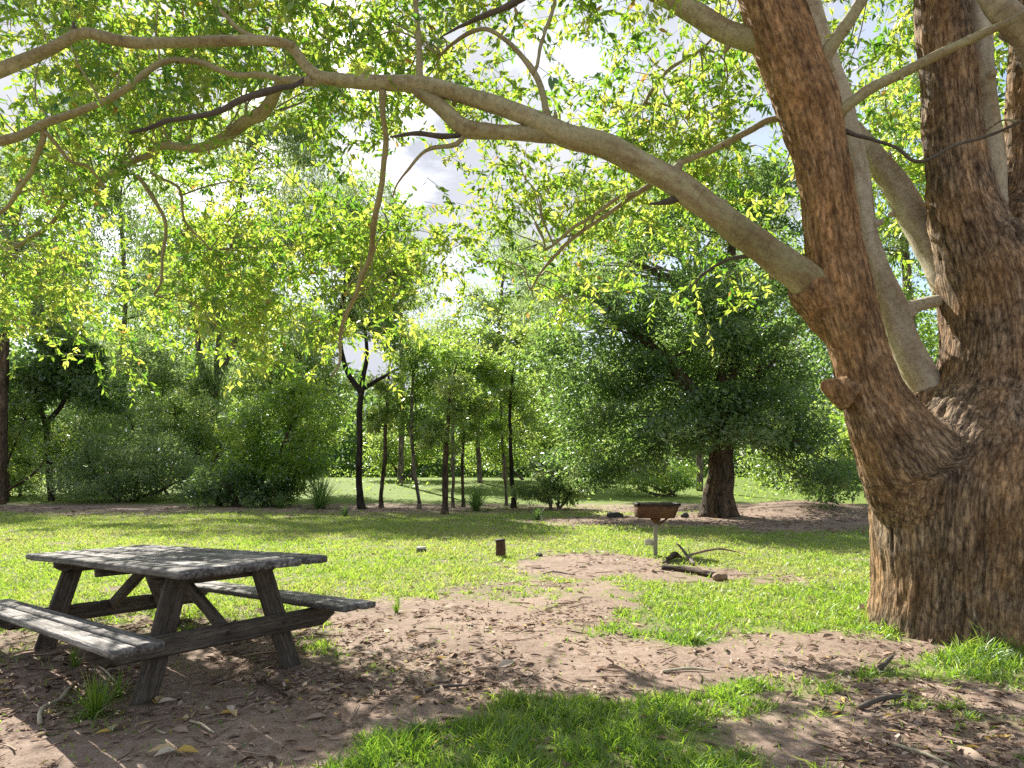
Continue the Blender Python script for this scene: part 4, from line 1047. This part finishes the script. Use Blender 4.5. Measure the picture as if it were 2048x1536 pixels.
stick([(80, 1452, .01), (86, 1425, .03), (112, 1405, .03), (122, 1398, .035), (140, 1372, .02), (152, 1362, .01)], [.012, .012, .011, .012, .008, .004], 'pale curved stick lying in the shade beside the grass tuft', M['pale'])
stick([(190, 1345, .09), (215, 1358, .07), (240, 1372, .03)], [.005, .006, .004], 'thin pale twig caught in the grass under the near bench', M['pale'])
stick([(113, 1432, .01), (132, 1420, .015)], [.007, .004], 'short pale stick right of the curved one', M['pale'])
stick([(515, 1358, .01), (535, 1370, .02), (560, 1385, .015), (578, 1396, .01)], [.010, .011, .010, .006], 'brown stick with a pale broken end under the table shade', M['bgbark'])
stick([(380, 1448, .01), (405, 1460, .012), (428, 1470, .01)], [.007, .007, .005], 'straight pale stick on the shaded earth below the table', M['pale'])
stick([(310, 1462, .008), (330, 1476, .008)], [.006, .005], 'short straight stick left of the longer pale one', M['pale'])
stick([(840, 1388, .01), (880, 1376, .02), (940, 1368, .012)], [.010, .012, .006], 'dark curved stick at the front edge of the bare earth', M['dead'])
stick([(1325, 1342, .01), (1380, 1337, .02), (1430, 1342, .01)], [.010, .011, .006], 'pale straight stick on the sunlit earth in the middle', M['pale'])
stick([(1720, 1420, .02), (1770, 1408, .035), (1820, 1402, .03)], [.016, .018, .012], 'stout dark stick in front of the big gum', M['dead'])
stick([(1760, 1345, .02), (1785, 1332, .06)], [.02, .012], 'short dark stub poking up from the grass near the gum foot', M['dead'])
stick([(1790, 1490, .01), (1850, 1515, .02), (1900, 1536, .01)], [.009, .009, .005], 'long pale stick at the lower right', M['pale'])
stick([(1085, 1150, .02), (1110, 1146, .02), (1150, 1150, .01)], [.008, .01, .006], 'small dark stick on the bare barbecue patch', M['dead'])
rock(1078, 1112, .06, 'small grey stone at the left of the bare barbecue patch', M['stone'])
rock(1230, 1035, .20, 'dark mottled rock on the litter left of the barbecue', M['stone'], (1.3, .8, .55))
rock(1370, 1036, .12, 'black round stone between the barbecue and the shady tree', M['stone'], (1, .8, .8))

def dry_leaf(px, py, size, label):
    b = at(px, py); n = 3
    base = np.array([[0, 0, .012], [.01, 0, .016], [0, .01, .02]]) * 1.0
    az = rng.uniform(0, 6.28, n)
    d = np.stack([np.cos(az), np.sin(az), rng.uniform(0, .4, n)], 1)
    V, Q = leaves_fine(base, d, np.tile([[.1, -.2, 1.]], (n, 1)), np.full(n, size), np.full(n, size * .45), .5, .25)
    o = mesh_obj('dry_leaf', V, [Q], M['litter'], None, {'tint': np.repeat([1.0, .93, .97], 6)}); o.location = b
    return tag(o, label, 'dry leaf')
dry_leaf(312, 1408, .10, 'curled yellow dry leaf right of the near table foot')
dry_leaf(222, 1468, .07, 'small yellow dry leaf below the shaded grass tuft')
dry_leaf(462, 1430, .09, 'orange dry leaf on the shaded earth in front of the table')
dry_leaf(350, 1512, .12, 'large pale dry leaf at the bottom of the shaded earth')

# ------------------------------------------------------------------ sky and sun
EL = math.radians(41); AZ = np.array([-.41, .912])
w = bpy.data.worlds.new('World'); sc.world = w; w.use_nodes = True
nt = w.node_tree; nt.nodes.clear()
out = nt.nodes.new('ShaderNodeOutputWorld'); bg = nt.nodes.new('ShaderNodeBackground'); bg.inputs['Strength'].default_value = .095
sky = nt.nodes.new('ShaderNodeTexSky'); sky.sky_type = 'NISHITA'; sky.sun_disc = False
sky.sun_elevation = EL; sky.sun_rotation = math.atan2(AZ[0], AZ[1]); sky.dust_density = 1.5
tcn = nt.nodes.new('ShaderNodeTexCoord')
cl = noise(nt, tcn.outputs['Generated'], 2.6, 8, .58, (1, 1, 1.8), .3)
f = ramp(nt, cl, [(.40, (0, 0, 0)), (.54, (1, 1, 1))])
c2 = noise(nt, tcn.outputs['Generated'], 5.0, 6, .55)
cc = ramp(nt, c2, [(.3, (2.6, 2.75, 3.2)), (.7, (3.8, 3.85, 4.05))])
colr = mixc(nt, f, sky.outputs[0], cc)
nt.links.new(colr, bg.inputs[0]); nt.links.new(bg.outputs[0], out.inputs[0])

sl = bpy.data.lights.new('sun', 'SUN'); sl.energy = 5.0; sl.angle = math.radians(.5); sl.color = (1.0, .955, .87)
so = bpy.data.objects.new('sun', sl); COL.objects.link(so)
trav = Vector((-AZ[0] * math.cos(EL), -AZ[1] * math.cos(EL), -math.sin(EL)))
so.rotation_euler = trav.to_track_quat('-Z', 'Y').to_euler(); so.location = (-6, 12, 14)

# ------------------------------------------------------------------ camera and render settings
cd = bpy.data.cameras.new('camera'); co = bpy.data.objects.new('camera', cd); COL.objects.link(co)
co.location = (0, 0, HC); co.rotation_euler = (math.radians(90), 0, 0)
cd.sensor_width = 36; cd.lens = 36 * F / 2048; cd.shift_y = (YH - 768) / 2048; cd.clip_start = .1; cd.clip_end = 2000
sc.camera = co
sc.view_settings.view_transform = 'Standard'; sc.view_settings.look = 'None'
sc.view_settings.exposure = 1.36; sc.view_settings.gamma = 1
sc.render.engine = 'CYCLES'
sc.cycles.max_bounces = 8; sc.cycles.diffuse_bounces = 4; sc.cycles.transmission_bounces = 6; sc.cycles.glossy_bounces = 2
sc.cycles.sample_clamp_indirect = 4
sc.cycles.use_denoising = False
